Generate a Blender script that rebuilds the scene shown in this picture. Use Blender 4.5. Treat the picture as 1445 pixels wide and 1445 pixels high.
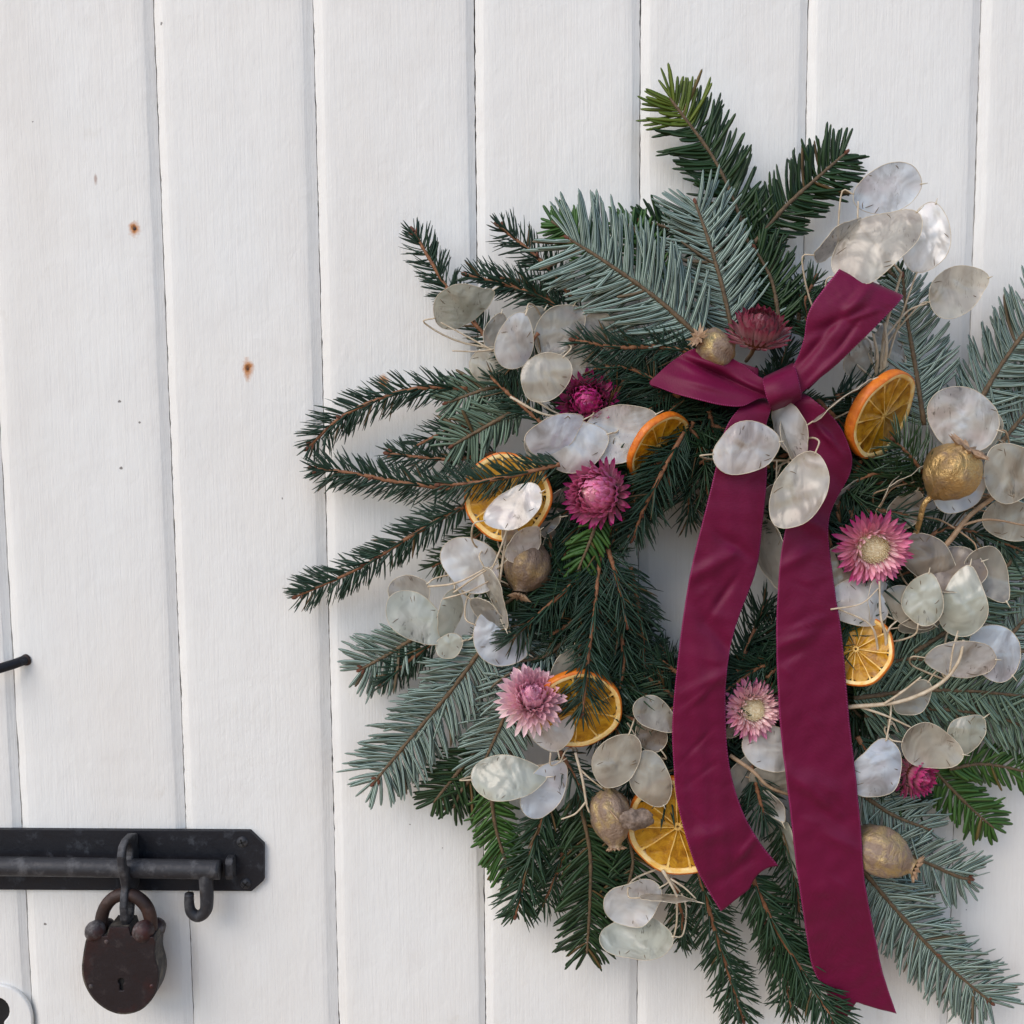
import bpy, bmesh, math, random
import numpy as np
from mathutils import Vector, Matrix
random.seed(7); RNG = np.random.default_rng(11)
for o in list(bpy.data.objects): bpy.data.objects.remove(o)
SC = bpy.context.scene; COL = SC.collection
R = math.radians

# ------------------------------------------------------------------ camera
W0 = 1445.0; PXM = 0.0004; FPX = 1445.0
DIST = FPX * PXM                       # camera to door along the axis
PITCH = R(5.4); ROLL = -0.0084
ZC = 1.40                              # height of the picture centre on the door
cam_pos = Vector((0, -DIST * math.cos(PITCH), ZC + DIST * math.sin(PITCH)))
fw = Vector((0, math.cos(PITCH), -math.sin(PITCH)))
u0 = Vector((1, 0, 0)); v0 = Vector((0, math.sin(PITCH), math.cos(PITCH)))
cu = u0 * math.cos(ROLL) + v0 * math.sin(ROLL)
cv = -u0 * math.sin(ROLL) + v0 * math.cos(ROLL)
cam_d = bpy.data.cameras.new('camera'); cam = bpy.data.objects.new('camera', cam_d); COL.objects.link(cam)
cam_d.sensor_width = 36; cam_d.sensor_fit = 'HORIZONTAL'; cam_d.lens = 36 * FPX / W0
cam_d.clip_start = 0.01; cam_d.clip_end = 200
cam.matrix_world = Matrix(((cu.x, cv.x, -fw.x, cam_pos.x), (cu.y, cv.y, -fw.y, cam_pos.y), (cu.z, cv.z, -fw.z, cam_pos.z), (0, 0, 0, 1)))
SC.camera = cam

# ------------------------------------------------------------------ sky, sun, exposure
SUN_EL = R(40); SUN_AZ = R(-42)        # azimuth measured from the outward normal of the door, negative = viewer's left
sun_from = Vector((math.sin(SUN_AZ) * math.cos(SUN_EL), -math.cos(SUN_AZ) * math.cos(SUN_EL), math.sin(SUN_EL)))
world = bpy.data.worlds.new('World'); SC.world = world; world.use_nodes = True
wn = world.node_tree.nodes; wl = world.node_tree.links; wn.clear()
sky = wn.new('ShaderNodeTexSky'); sky.sky_type = 'NISHITA'; sky.sun_disc = False
sky.sun_elevation = SUN_EL; sky.sun_rotation = math.atan2(sun_from.x, sun_from.y)
sky.air_density = 1.0; sky.dust_density = 0.6; sky.ozone_density = 1.0
bg = wn.new('ShaderNodeBackground'); bg.inputs['Strength'].default_value = 0.15
bg2 = wn.new('ShaderNodeBackground'); bg2.inputs['Color'].default_value = (0.44, 0.315, 0.235, 1); bg2.inputs['Strength'].default_value = 0.66
tc = wn.new('ShaderNodeTexCoord'); sx = wn.new('ShaderNodeSeparateXYZ'); mr = wn.new('ShaderNodeMapRange')
mr.inputs['From Min'].default_value = -0.06; mr.inputs['From Max'].default_value = 0.04
mx = wn.new('ShaderNodeMixShader'); wo = wn.new('ShaderNodeOutputWorld')
wl.new(tc.outputs['Generated'], sx.inputs[0]); wl.new(sx.outputs['Z'], mr.inputs['Value']); wl.new(mr.outputs[0], mx.inputs[0])
wl.new(sky.outputs[0], bg.inputs['Color']); wl.new(bg2.outputs[0], mx.inputs[1]); wl.new(bg.outputs[0], mx.inputs[2]); wl.new(mx.outputs[0], wo.inputs[0])
sd = bpy.data.lights.new('sun', 'SUN'); sd.energy = 1.5; sd.angle = R(42); sd.color = (1.0, 0.88, 0.76)
sun = bpy.data.objects.new('sun', sd); COL.objects.link(sun)
sun.rotation_euler = (-sun_from).to_track_quat('-Z', 'Y').to_euler()
sun.location = sun_from * 3
SC.view_settings.view_transform = 'Standard'; SC.view_settings.look = 'None'
SC.view_settings.exposure = 0.42; SC.view_settings.gamma = 1.0; SC.view_settings.use_curve_mapping = False
SC.render.engine = 'CYCLES'

# ------------------------------------------------------------------ helpers
FLAT = 1.0                              # how far the wreath stands off the door, against the first estimate
def P(px, py, d=0.0):
    """pixel of the photograph + distance in front of the door (m) -> world point"""
    ray = fw + cu * ((px - W0 / 2) / FPX) - cv * ((py - W0 / 2) / FPX)
    t = (-d * FLAT - cam_pos.y) / ray.y
    return np.array(cam_pos + ray * t)
def mpp(d): return PXM * (1 - d / DIST)

def cr(pts, n):
    """Catmull-Rom resample of a list of points"""
    p = np.array(pts, float)
    if len(p) == 2: p = np.array([p[0], (p[0] + p[1]) / 2, p[1]])
    q = np.vstack([2 * p[0] - p[1], p, 2 * p[-1] - p[-2]])
    seg = len(p) - 1; out = []
    for s in np.linspace(0, seg, n):
        i = min(int(s), seg - 1); t = s - i
        a, b, c, d = q[i], q[i + 1], q[i + 2], q[i + 3]
        out.append(0.5 * (2 * b + (c - a) * t + (2 * a - 5 * b + 4 * c - d) * t * t + (3 * b - a - 3 * c + d) * t ** 3))
    return np.array(out)
def nrm(v): return v / (np.linalg.norm(v, axis=-1, keepdims=True) + 1e-12)

def empty(name, loc, label=None, cat=None, group=None):
    o = bpy.data.objects.new(name, None); COL.objects.link(o); o.location = Vector(loc); o.empty_display_size = 0.01
    tag(o, label, cat, group); return o
def tag(o, label=None, cat=None, group=None, kind=None):
    if label: o['label'] = label
    if cat: o['category'] = cat
    if group: o['group'] = group
    if kind: o['kind'] = kind
    return o
WLOC = {}
def wloc(o):
    v = np.zeros(3)
    while o is not None: v = v + np.array(o.location); o = o.parent
    return v
def mesh(name, verts, faces, mat, parent=None, uv=None, smooth=True, attr=None, world_space=True):
    v = np.array(verts, float)
    if parent is not None and world_space: v = v - wloc(parent)
    me = bpy.data.meshes.new(name); me.from_pydata(v.tolist(), [], [list(map(int, f)) for f in faces] if not isinstance(faces, np.ndarray) else faces.tolist())
    if uv is not None:
        l = me.uv_layers.new(name='UVMap'); l.data.foreach_set('uv', np.array(uv, np.float32).ravel())
    if attr is not None:
        a = me.attributes.new('rnd', 'FLOAT', 'POINT'); a.data.foreach_set('value', np.array(attr, np.float32))
    if smooth: me.polygons.foreach_set('use_smooth', [True] * len(me.polygons))
    me.materials.append(mat); me.update()
    o = bpy.data.objects.new(name, me); COL.objects.link(o)
    if parent is not None: o.parent = parent
    return o
def inst(name, me, parent, mat4):
    """child sharing mesh data, mat4 in world space, the parent chain holds only translations"""
    o = bpy.data.objects.new(name, me); COL.objects.link(o); o.parent = parent
    m = mat4.copy(); m.translation = m.translation - Vector(wloc(parent)); o.matrix_basis = m
    return o
def tube(path, rad, seg=8, cap=True):
    p = np.array(path, float); n = len(p); rad = np.broadcast_to(np.array(rad, float), (n,))
    t = nrm(np.gradient(p, axis=0)); ref = np.array([0, 0, 1.0]) if abs(t[0][2]) < .9 else np.array([1.0, 0, 0])
    a = nrm(np.cross(t[0], ref)); V = []
    for i in range(n):
        a = nrm(a - t[i] * np.dot(a, t[i])); b = np.cross(t[i], a)
        for k in range(seg):
            th = 2 * math.pi * k / seg; V.append(p[i] + rad[i] * (math.cos(th) * a + math.sin(th) * b))
    F = [(i * seg + k, i * seg + (k + 1) % seg, (i + 1) * seg + (k + 1) % seg, (i + 1) * seg + k) for i in range(n - 1) for k in range(seg)]
    if cap: F.append(tuple(range(seg - 1, -1, -1))); F.append(tuple((n - 1) * seg + k for k in range(seg)))
    return np.array(V), F
def join(parts):
    V = []; F = []; n = 0
    for v, f in parts:
        V.append(np.array(v, float)); F += [tuple(int(i) + n for i in q) for q in f]; n += len(v)
    return np.vstack(V), F
def smooth_noise(pts, scale, seed=0, oct=2):
    """cheap value noise from summed sines, -1..1"""
    r = np.random.default_rng(seed); p = np.array(pts, float) * scale; s = 0; amp = 1; tot = 0
    for o in range(oct):
        for k in range(4):
            d = r.normal(size=3); s = s + amp * np.sin(p @ d * (1.0 + k * .37) + r.uniform(0, 6.3))
        tot += amp * 2.2; amp *= .5; p = p * 2.1
    return s / tot
def extrude(name, outer, holes, d0, d1, mat, parent, bevel=0.0006, seg=2, axis='y'):
    """outline in pixels seen at depth d1 (front), pushed straight back to depth d0"""
    bm = bmesh.new(); loops = []
    for lp in [outer] + list(holes):
        pts = [P(x, y, d1) for x, y in lp] if axis == 'y' else lp
        loops.append([bm.verts.new(p) for p in pts])
    E = []
    for lp in loops:
        for i in range(len(lp)): E.append(bm.edges.new((lp[i], lp[(i + 1) % len(lp)])))
    bmesh.ops.triangle_fill(bm, use_beauty=True, use_dissolve=False, edges=E)
    front = list(bm.faces); g = bmesh.ops.duplicate(bm, geom=list(bm.verts) + list(bm.edges) + front)
    vm = g['vert_map']; off = Vector((0, d1 - d0, 0)) if axis == 'y' else Vector((d1 - d0, 0, 0))
    for lp in loops:
        for v in lp: vm[v].co = v.co + off
    for lp in loops:
        for i in range(len(lp)):
            a, b = lp[i], lp[(i + 1) % len(lp)]
            bm.faces.new((a, b, vm[b], vm[a]))
    bmesh.ops.recalc_face_normals(bm, faces=bm.faces)
    me = bpy.data.meshes.new(name)
    w = wloc(parent)
    for v in bm.verts: v.co -= Vector(w)
    bm.to_mesh(me); bm.free(); me.materials.append(mat)
    o = bpy.data.objects.new(name, me); COL.objects.link(o); o.parent = parent
    if bevel:
        b = o.modifiers.new('bevel', 'BEVEL'); b.width = bevel; b.segments = seg; b.limit_method = 'ANGLE'; b.angle_limit = R(35)
    return o

# ------------------------------------------------------------------ materials
class NT:
    def __init__(s, name):
        s.m = bpy.data.materials.new(name); s.m.use_nodes = True; s.t = s.m.node_tree; s.t.nodes.clear()
        s.out = s.n('OutputMaterial'); s.p = s.n('BsdfPrincipled'); s.l(s.p.outputs[0], s.out.inputs['Surface'])
    def n(s, k, **kw):
        o = s.t.nodes.new('ShaderNode' + k)
        for a, b in kw.items(): setattr(o, a, b)
        return o
    def l(s, a, b): s.t.links.new(a, b)
    def coord(s, scale=(1, 1, 1), kind='Object'):
        c = s.n('TexCoord'); m = s.n('Mapping'); m.inputs['Scale'].default_value = scale; s.l(c.outputs[kind], m.inputs[0]); return m.outputs[0]
    def noise(s, scale, vec=None, detail=4, rough=.55, dist=0):
        o = s.n('TexNoise'); o.inputs['Scale'].default_value = scale; o.inputs['Detail'].default_value = detail
        o.inputs['Roughness'].default_value = rough; o.inputs['Distortion'].default_value = dist
        s.l(vec if vec is not None else s.coord(), o.inputs['Vector']); return o.outputs['Fac']
    def ramp(s, fac, stops):
        o = s.n('ValToRGB'); e = o.color_ramp.elements
        while len(e) < len(stops): e.new(.5)
        for i, (p, c) in enumerate(stops):
            e[i].position = p; e[i].color = tuple(c) + (1,) if not isinstance(c, (int, float)) else (c, c, c, 1)
        s.l(fac, o.inputs[0]); return o.outputs[0]
    def mix(s, fac, a, b, mode='MIX'):
        o = s.n('Mix', data_type='RGBA', blend_type=mode)
        for k, v in ((0, fac), (6, a), (7, b)):
            if isinstance(v, (int, float)): o.inputs[k].default_value = v
            elif isinstance(v, tuple): o.inputs[k].default_value = tuple(v) + (1,)
            else: s.l(v, o.inputs[k])
        return o.outputs[2]
    def math(s, op, a, b=0.0, c=None):
        o = s.n('Math', operation=op)
        for k, v in enumerate((a, b) + ((c,) if c is not None else ())):
            if isinstance(v, (int, float)): o.inputs[k].default_value = v
            else: s.l(v, o.inputs[k])
        return o.outputs[0]
    def bump(s, h, strength=.3, dist=.001, prev=None):
        o = s.n('Bump'); o.inputs['Strength'].default_value = strength; o.inputs['Distance'].default_value = dist
        s.l(h, o.inputs['Height'])
        if prev is not None: s.l(prev, o.inputs['Normal'])
        return o.outputs[0]
    def set(s, **kw):
        names = dict(col='Base Color', rough='Roughness', metal='Metallic', nor='Normal', spec='Specular IOR Level', sheen='Sheen Weight', sss='Subsurface Weight', coat='Coat Weight', coatr='Coat Roughness', trans='Transmission Weight', sheenr='Sheen Roughness')
        for k, v in kw.items():
            i = s.p.inputs[names[k]]
            if isinstance(v, (int, float)): i.default_value = v
            elif isinstance(v, tuple): i.default_value = tuple(v) + (1,)
            else: s.l(v, i)
        return s

RUST = [(190, 323, 9, 13), (350, 521, 9, 17), (541, 541, 9, 14), (135, 253, 3, 9)]
def mat_paint():
    s = NT('white_door_paint'); oc = s.coord((1, 1, 1)); 
    info = s.n('ObjectInfo')
    big = s.noise(7, oc, 3); mid = s.noise(45, oc, 5)
    vg = s.noise(1.0, s.coord((900, 200, 26)), 4, .6); vg2 = s.noise(1.0, s.coord((2400, 500, 40)), 3, .6)
    col = s.ramp(big, [(.3, (.79, .785, .755)), (.7, (.76, .768, .752))])
    col = s.mix(s.ramp(mid, [(.52, 0.0), (.8, .35)]), col, (.70, .685, .665))
    col = s.mix(s.math('MULTIPLY', s.ramp(vg, [(.5, 0.0), (.75, 1.0)]), .22), col, (.55, .52, .49))
    hz = s.ramp(s.noise(16, s.coord((1, 1, .25)), 5, .6), [(.42, 0.0), (.7, .5)]); col = s.mix(hz, col, (.70, .675, .635))
    # dark specks and small chips
    vo = s.n('TexVoronoi'); vo.inputs['Scale'].default_value = 55; s.l(oc, vo.inputs['Vector'])
    sepc = s.n('SeparateColor'); s.l(vo.outputs['Color'], sepc.inputs[0])
    rare = s.math('GREATER_THAN', sepc.outputs[0], .48)
    rad = s.math('MULTIPLY', s.math('POWER', sepc.outputs[1], 2.5), .048)
    dd = s.math('ADD', vo.outputs['Distance'], s.math('MULTIPLY', s.math('SUBTRACT', s.noise(700, oc, 2), .5), .09))
    sp = s.math('MULTIPLY', s.math('LESS_THAN', dd, rad), rare)
    col = s.mix(s.math('MULTIPLY', sp, .8), col, (.10, .085, .075))
    # flaked strips: shallow relief patches
    patch = s.ramp(s.noise(9, s.coord((1, 1, .6)), 3), [(.56, 0.0), (.68, 1.0)])
    flake = s.ramp(s.noise(170, s.coord((1, 1, .75)), 4, .6, 1.0), [(.46, 0.0), (.54, 1.0)])
    flk = s.math('MULTIPLY', patch, flake)
    # grime: greenish brown near the lock side edge
    gr = s.math('MULTIPLY', s.ramp(s.noise(60, s.coord((1.2, 1, .8)), 5, .65), [(.60, 0.0), (.74, 1.0)]), s.ramp(s.noise(6, oc, 2), [(.5, 0.0), (.75, .45)]))
    col = s.mix(gr, col, (.46, .40, .29))
    geo = s.n('NewGeometry'); sep = s.n('SeparateXYZ'); s.l(geo.outputs['Position'], sep.inputs[0])
    wob = s.math('MULTIPLY', s.math('SUBTRACT', s.noise(260, oc, 3), .5), 1.3)
    for (x, y, rx, ry) in RUST:
        c = P(x, y, 0)
        ex = s.math('DIVIDE', s.math('SUBTRACT', sep.outputs['X'], float(c[0])), rx * PXM)
        ez = s.math('DIVIDE', s.math('SUBTRACT', sep.outputs['Z'], float(c[2])), ry * PXM)
        r2 = s.math('ADD', s.math('SQRT', s.math('ADD', s.math('MULTIPLY', ex, ex), s.math('MULTIPLY', ez, ez))), wob)
        dark = (x != 135)
        col = s.mix(s.ramp(r2, [(.35, .95), (1.0, 0.0)]), col, (.50, .185, .03) if dark else (.45, .36, .32))
        if dark: col = s.mix(s.ramp(r2, [(.10, .9), (.42, 0.0)]), col, (.12, .04, .012))
    b = s.bump(vg, .30, .0008); b = s.bump(vg2, .16, .0005, b); b = s.bump(s.noise(330, oc, 4, .6), .16, .0007, b)
    b = s.bump(s.noise(28, oc, 3), .25, .003, b); b = s.bump(flk, .14, .0006, b); b = s.bump(s.noise(110, s.coord((1, 1, .5)), 5, .6, .5), .24, .0016, b); b = s.bump(s.math('SUBTRACT', 1.0, sp), .5, .0006, b)
    s.set(col=col, rough=s.ramp(mid, [(.3, .50), (.7, .68)]), spec=.35, nor=b); return s.m
def mat_simple(name, c1, c2, scale=200, rough=.5, metal=0.0, bump=.2, bd=.0005, **kw):
    s = NT(name); f = s.noise(scale, None, 5, .6); s.set(col=s.ramp(f, [(.35, c1), (.65, c2)]), rough=rough, metal=metal, nor=s.bump(f, bump, bd), **kw); return s.m
def mat_needle(name, top, top2, under, stripe, fresh=None):
    s = NT(name); uv = s.n('UVMap'); sp = s.n('SeparateXYZ'); s.l(uv.outputs[0], sp.inputs[0])
    at = s.n('Attribute', attribute_name='rnd'); u = sp.outputs['X']
    isU = s.math('GREATER_THAN', u, 1.5); d = s.math('ABSOLUTE', s.math('SUBTRACT', s.math('SUBTRACT', u, s.math('MULTIPLY', isU, 2.0)), .5))
    band = s.math('MULTIPLY', s.math('GREATER_THAN', d, .09), s.math('LESS_THAN', d, .37))
    tp = s.ramp(at.outputs['Fac'], [(0.0, top), (1.0, top2)])
    un = s.mix(band, under, stripe)
    un = s.mix(s.math('MULTIPLY', at.outputs['Fac'], .30), un, top)
    col = s.mix(isU, tp, un)
    col = s.mix(s.math('MULTIPLY', s.math('GREATER_THAN', at.outputs['Fac'], .985), .75), col, (.13, .065, .022))
    s.set(col=col, rough=.40, spec=.32); return s.m
def mat_pod(name, c1, c2, c3, transp=.10, rough=.30, irid=.25):
    s = NT(name); oc = s.coord()
    f = s.noise(48, oc, 3, .5, .6); g = s.noise(62, s.coord((1, 1, .7)), 4, .55, .9)
    col = s.ramp(f, [(.36, c1), (.62, c2)])
    hue = s.ramp(s.noise(45, s.coord((1, 1, 1.3)), 2), [(.32, (.70, .80, .92)), (.5, (1, 1, 1)), (.68, (.98, .80, .80))])  # pink and blue pearly sheen painted into the base colour
    col = s.mix(irid, col, s.mix(1.0, col, hue, 'MULTIPLY'))
    col = s.mix(s.ramp(g, [(.51, 0.0), (.72, .85)]), col, c3)
    col = s.mix(s.math('MULTIPLY', s.ramp(s.noise(330, s.coord((1.8, 1, .5)), 4, .6, .6), [(.58, 0.0), (.66, 1.0)]), s.ramp(s.noise(48, oc, 2), [(.52, 0.0), (.62, .75)])), col, tuple(x * .38 for x in c3))
    b = s.bump(s.noise(70, s.coord((1, 1, .7)), 2, .45, .8), .62, .005); b = s.bump(s.noise(260, s.coord((1, 1, .5)), 3), .10, .0006, b)
    s.set(col=col, rough=rough, spec=1.0, nor=b, coat=.6, coatr=.12)
    tr = s.n('BsdfTranslucent'); s.l(col, tr.inputs[0]); pass
    tp = s.n('BsdfTransparent'); m1 = s.n('MixShader'); m1.inputs[0].default_value = .32; m2 = s.n('MixShader'); m2.inputs[0].default_value = transp
    s.l(s.p.outputs[0], m1.inputs[1]); s.l(tr.outputs[0], m1.inputs[2]); s.l(m1.outputs[0], m2.inputs[1]); s.l(tp.outputs[0], m2.inputs[2]); s.l(m2.outputs[0], s.out.inputs['Surface'])
    return s.m
def mat_ribbon():
    s = NT('burgundy_satin'); uv = s.n('UVMap'); mp = s.n('Mapping'); s.l(uv.outputs[0], mp.inputs[0])
    wv = s.n('TexWave', bands_direction='Y'); wv.inputs['Scale'].default_value = 9.5; wv.inputs['Distortion'].default_value = .4; s.l(mp.outputs[0], wv.inputs['Vector'])
    sp = s.n('SeparateXYZ'); s.l(uv.outputs[0], sp.inputs[0])
    ed = s.math('GREATER_THAN', s.math('ABSOLUTE', s.math('SUBTRACT', sp.outputs['X'], .5)), .478)
    f = s.noise(60, s.coord(), 4); mp2 = s.n('Mapping'); mp2.inputs['Scale'].default_value = (9, 55, 1); s.l(uv.outputs[0], mp2.inputs[0]); fine = s.noise(1.0, mp2.outputs[0], 3, .7)
    col = s.ramp(f, [(.3, (.110, .0034, .027)), (.7, (.132, .0045, .035))])
    col = s.mix(s.ramp(fine, [(.35, 0.0), (.7, .55)]), col, (.168, .0076, .052))
    edt = s.math('MULTIPLY', ed, s.ramp(wv.outputs['Fac'], [(.4, 0.0), (.6, 1.0)])); col = s.mix(s.math('MULTIPLY', edt, .8), col, (.30, .035, .14))
    b = s.bump(fine, .35, .0004); b = s.bump(ed, .4, .0004, b); b = s.bump(s.noise(40, s.coord((1, 1, .5)), 3), .12, .003, b)
    s.set(col=col, rough=.48, spec=.20, sheen=.10, sheenr=.35, nor=b); s.p.inputs['Sheen Tint'].default_value = (.9, .35, .6, 1)
    s.p.inputs['Anisotropic'].default_value = .4
    return s.m
def mat_petal():
    s = NT('straw_petal'); uv = s.n('UVMap'); sp = s.n('SeparateXYZ'); s.l(uv.outputs[0], sp.inputs[0]); oi = s.n('ObjectInfo')
    grad = s.ramp(sp.outputs['X'], [(.05, 0.0), (.85, 1.0)])
    base = s.mix(.50, oi.outputs['Color'], (.94, .68, .64)); col = s.mix(grad, base, oi.outputs['Color'])
    st = s.noise(1.0, s.coord((6, 90, 6), 'UV'), 2); col = s.mix(s.ramp(st, [(.5, 0.0), (.75, .3)]), col, s.mix(.5, oi.outputs['Color'], (1.0, .9, .9)))
    s.set(col=col, rough=.33, spec=.55, nor=s.bump(st, .25, .0003), sss=.0)
    tr = s.n('BsdfTranslucent'); s.l(col, tr.inputs[0]); m1 = s.n('MixShader'); m1.inputs[0].default_value = .22
    s.l(s.p.outputs[0], m1.inputs[1]); s.l(tr.outputs[0], m1.inputs[2]); s.l(m1.outputs[0], s.out.inputs['Surface'])
    return s.m
def mat_flesh():
    s = NT('dried_orange_flesh'); oc = s.coord(); f = s.noise(150, oc, 5, .65, .8); g = s.noise(420, oc, 3)
    col = s.ramp(f, [(.28, (.30, .12, .006)), (.44, (.62, .29, .012)), (.62, (.84, .46, .024)), (.8, (.92, .66, .13))])
    b = s.bump(f, .6, .0016); b = s.bump(g, .35, .0006, b)
    s.set(col=col, rough=.30, spec=.55, nor=b, coat=.25, coatr=.2)
    tr = s.n('BsdfTranslucent'); s.l(col, tr.inputs[0]); m1 = s.n('MixShader'); m1.inputs[0].default_value = .42
    s.l(s.p.outputs[0], m1.inputs[1]); s.l(tr.outputs[0], m1.inputs[2]); s.l(m1.outputs[0], s.out.inputs['Surface']); return s.m
def mat_gold(name, gold, brown, lo, hi):
    s = NT(name); oc = s.coord(); f = s.noise(120, oc, 5, .62, .5); g = s.noise(420, s.coord((1, 1, 1)), 4, .6, 1.5)
    k = s.ramp(f, [(lo, 0.0), (hi, 1.0)])
    col = s.mix(k, brown, gold); b = s.bump(g, .55, .0014); b = s.bump(s.noise(110, s.coord((1, 1, .7)), 4, .6, .6), .6, .004, b)
    s.set(col=col, metal=s.math('MULTIPLY', k, .75), rough=s.ramp(g, [(.3, .30), (.7, .55)]), nor=b); return s.m
def mat_iron(name, base, worn, rust, k_worn=.62, k_rust=.6):
    s = NT(name); oc = s.coord(); f = s.noise(110, oc, 6, .65); g = s.noise(600, oc, 3); h = s.noise(45, oc, 4, .6)
    col = s.mix(s.ramp(f, [(k_worn, 0.0), (k_worn + .16, .8)]), base, worn); col = s.mix(s.ramp(h, [(k_rust, 0.0), (k_rust + .12, .8)]), col, rust)
    b = s.bump(g, .25, .0004); b = s.bump(f, .35, .0012, b)
    s.set(col=col, rough=s.ramp(f, [(.3, .42), (.7, .70)]), metal=.25, spec=.4, nor=b); return s.m

M = dict(
    paint=mat_paint(),
    gap=mat_simple('gap_dirt', (.20, .155, .11), (.36, .29, .22), 300, .9),
    spruce=mat_needle('spruce_needle', (.0085, .028, .0165), (.024, .056, .032), (.022, .056, .038), (.066, .12, .095)),
    spruceb=mat_needle('spruce_needle_green', (0.0095, 0.0326, 0.0136), (0.0245, 0.0578, 0.0245), (0.0300, 0.0675, 0.0375), (0.0855, 0.1520, 0.1045)),
    fir=mat_needle('fir_needle', (.0090, .030, .0100), (.026, .060, .018), (.030, .078, .046), (.34, .43, .385)),
    firg=mat_needle('fir_needle_soft', (0.0136, 0.0408, 0.0136), (0.0340, 0.0680, 0.0238), (0.0562, 0.1013, 0.0562), (0.2090, 0.2945, 0.2232)),
    fresh=mat_needle('fresh_needle', (.065, .105, .010), (.12, .16, .018), (.12, .18, .03), (.18, .24, .06)),
    yew=mat_needle('yew_needle', (.03, .085, .018), (.06, .14, .028), (.07, .15, .035), (.10, .19, .06)),
    bark_s=mat_simple('spruce_bark', (.17, .065, .028), (.30, .135, .062), 500, .7, bump=.5, bd=.0008),
    bark_f=mat_simple('fir_bark', (.075, .05, .026), (.16, .105, .055), 500, .7, bump=.5, bd=.0008),
    bud=mat_simple('bud_scale', (.10, .028, .014), (.22, .075, .035), 700, .55, bump=.6, bd=.0008),
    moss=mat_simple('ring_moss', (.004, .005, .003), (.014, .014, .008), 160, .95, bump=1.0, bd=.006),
    rim=mat_simple('pod_rim', (.50, .43, .31), (.68, .61, .48), 300, .5, bump=.1),
    mark=mat_simple('pod_mark', (.10, .065, .035), (.20, .14, .08), 300, .6, bump=.1),
    stem=mat_simple('dry_stem', (.42, .33, .22), (.60, .51, .38), 250, .55, bump=.2),
    stemd=mat_simple('brown_dry_stem', (.26, .16, .09), (.42, .29, .18), 250, .6, bump=.2),
    ribbon=mat_ribbon(), petal=mat_petal(), flesh=mat_flesh(),
    disc=mat_simple('flower_disc', (.62, .48, .26), (.84, .76, .56), 900, .7, bump=.8, bd=.001),
    rind=mat_simple('orange_rind', (.54, .115, .006), (.72, .20, .012), 260, .45, bump=.5, bd=.0012),
    pith=mat_simple('orange_pith', (.80, .46, .09), (.90, .72, .36), 200, .6, bump=.3, bd=.001),
    web=mat_simple('orange_membrane', (.70, .38, .05), (.86, .62, .22), 300, .5, bump=.3),
    gold=mat_gold('gold_paint', (.50, .33, .135), (.20, .13, .08), .32, .54),
    goldw=mat_gold('worn_gold_paint', (.52, .38, .17), (.24, .165, .115), .46, .66),
    brown=mat_gold('brown_capsule', (.36, .25, .12), (.15, .10, .068), .44, .70),
    crown=mat_simple('capsule_crown', (.22, .13, .075), (.42, .28, .17), 400, .6, bump=.4),
    bract=mat_simple('brown_bract', (.10, .068, .048), (.26, .19, .145), 300, .6, bump=.7, bd=.002),
    iron=mat_iron('black_iron', (.011, .012, .017), (.06, .066, .078), (.05, .04, .033), .57, .70),
    ironw=mat_iron('worn_iron', (.030, .031, .036), (.11, .11, .115), (.085, .06, .045), .50, .62),
    lock=mat_iron('rusty_lock', (.019, .013, .015), (.060, .046, .044), (.034, .0125, .0125), .56, .52),
    lockside=mat_iron('lock_side', (.035, .03, .028), (.17, .15, .12), (.08, .045, .03), .48, .6),
    knuckle=mat_iron('lock_knuckle', (.040, .033, .034), (.22, .205, .20), (.065, .018, .016), .50, .50),
    shackle=mat_iron('rusty_shackle', (.036, .022, .019), (.11, .075, .065), (.065, .028, .018), .52, .5),
    dark=mat_simple('dark_hole', (.004, .004, .004), (.01, .009, .008), 200, .9),
)
POD = dict(
    w=mat_pod('pod_pearl', (.88, .875, .86), (.60, .57, .52), (.27, .225, .18), .10, .24, .5),
    u=mat_pod('pod_sky_pearl', (.82, .87, .93), (.62, .66, .71), (.28, .28, .29), .09, .22, .6),  # blue cast of reflected sky painted into the pod colour
    b=mat_pod('pod_beige', (.60, .56, .46), (.42, .375, .30), (.20, .15, .105), .14, .30, .3),
    g=mat_pod('pod_grey', (.46, .43, .37), (.30, .275, .23), (.14, .11, .08), .20, .32, .3),
    y=mat_pod('pod_green', (.60, .62, .53), (.46, .47, .38), (.26, .24, .17), .10, .28, .3),
    p=mat_pod('pod_brown', (.36, .295, .225), (.24, .185, .14), (.10, .07, .05), .10, .36, .2),
)

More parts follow.
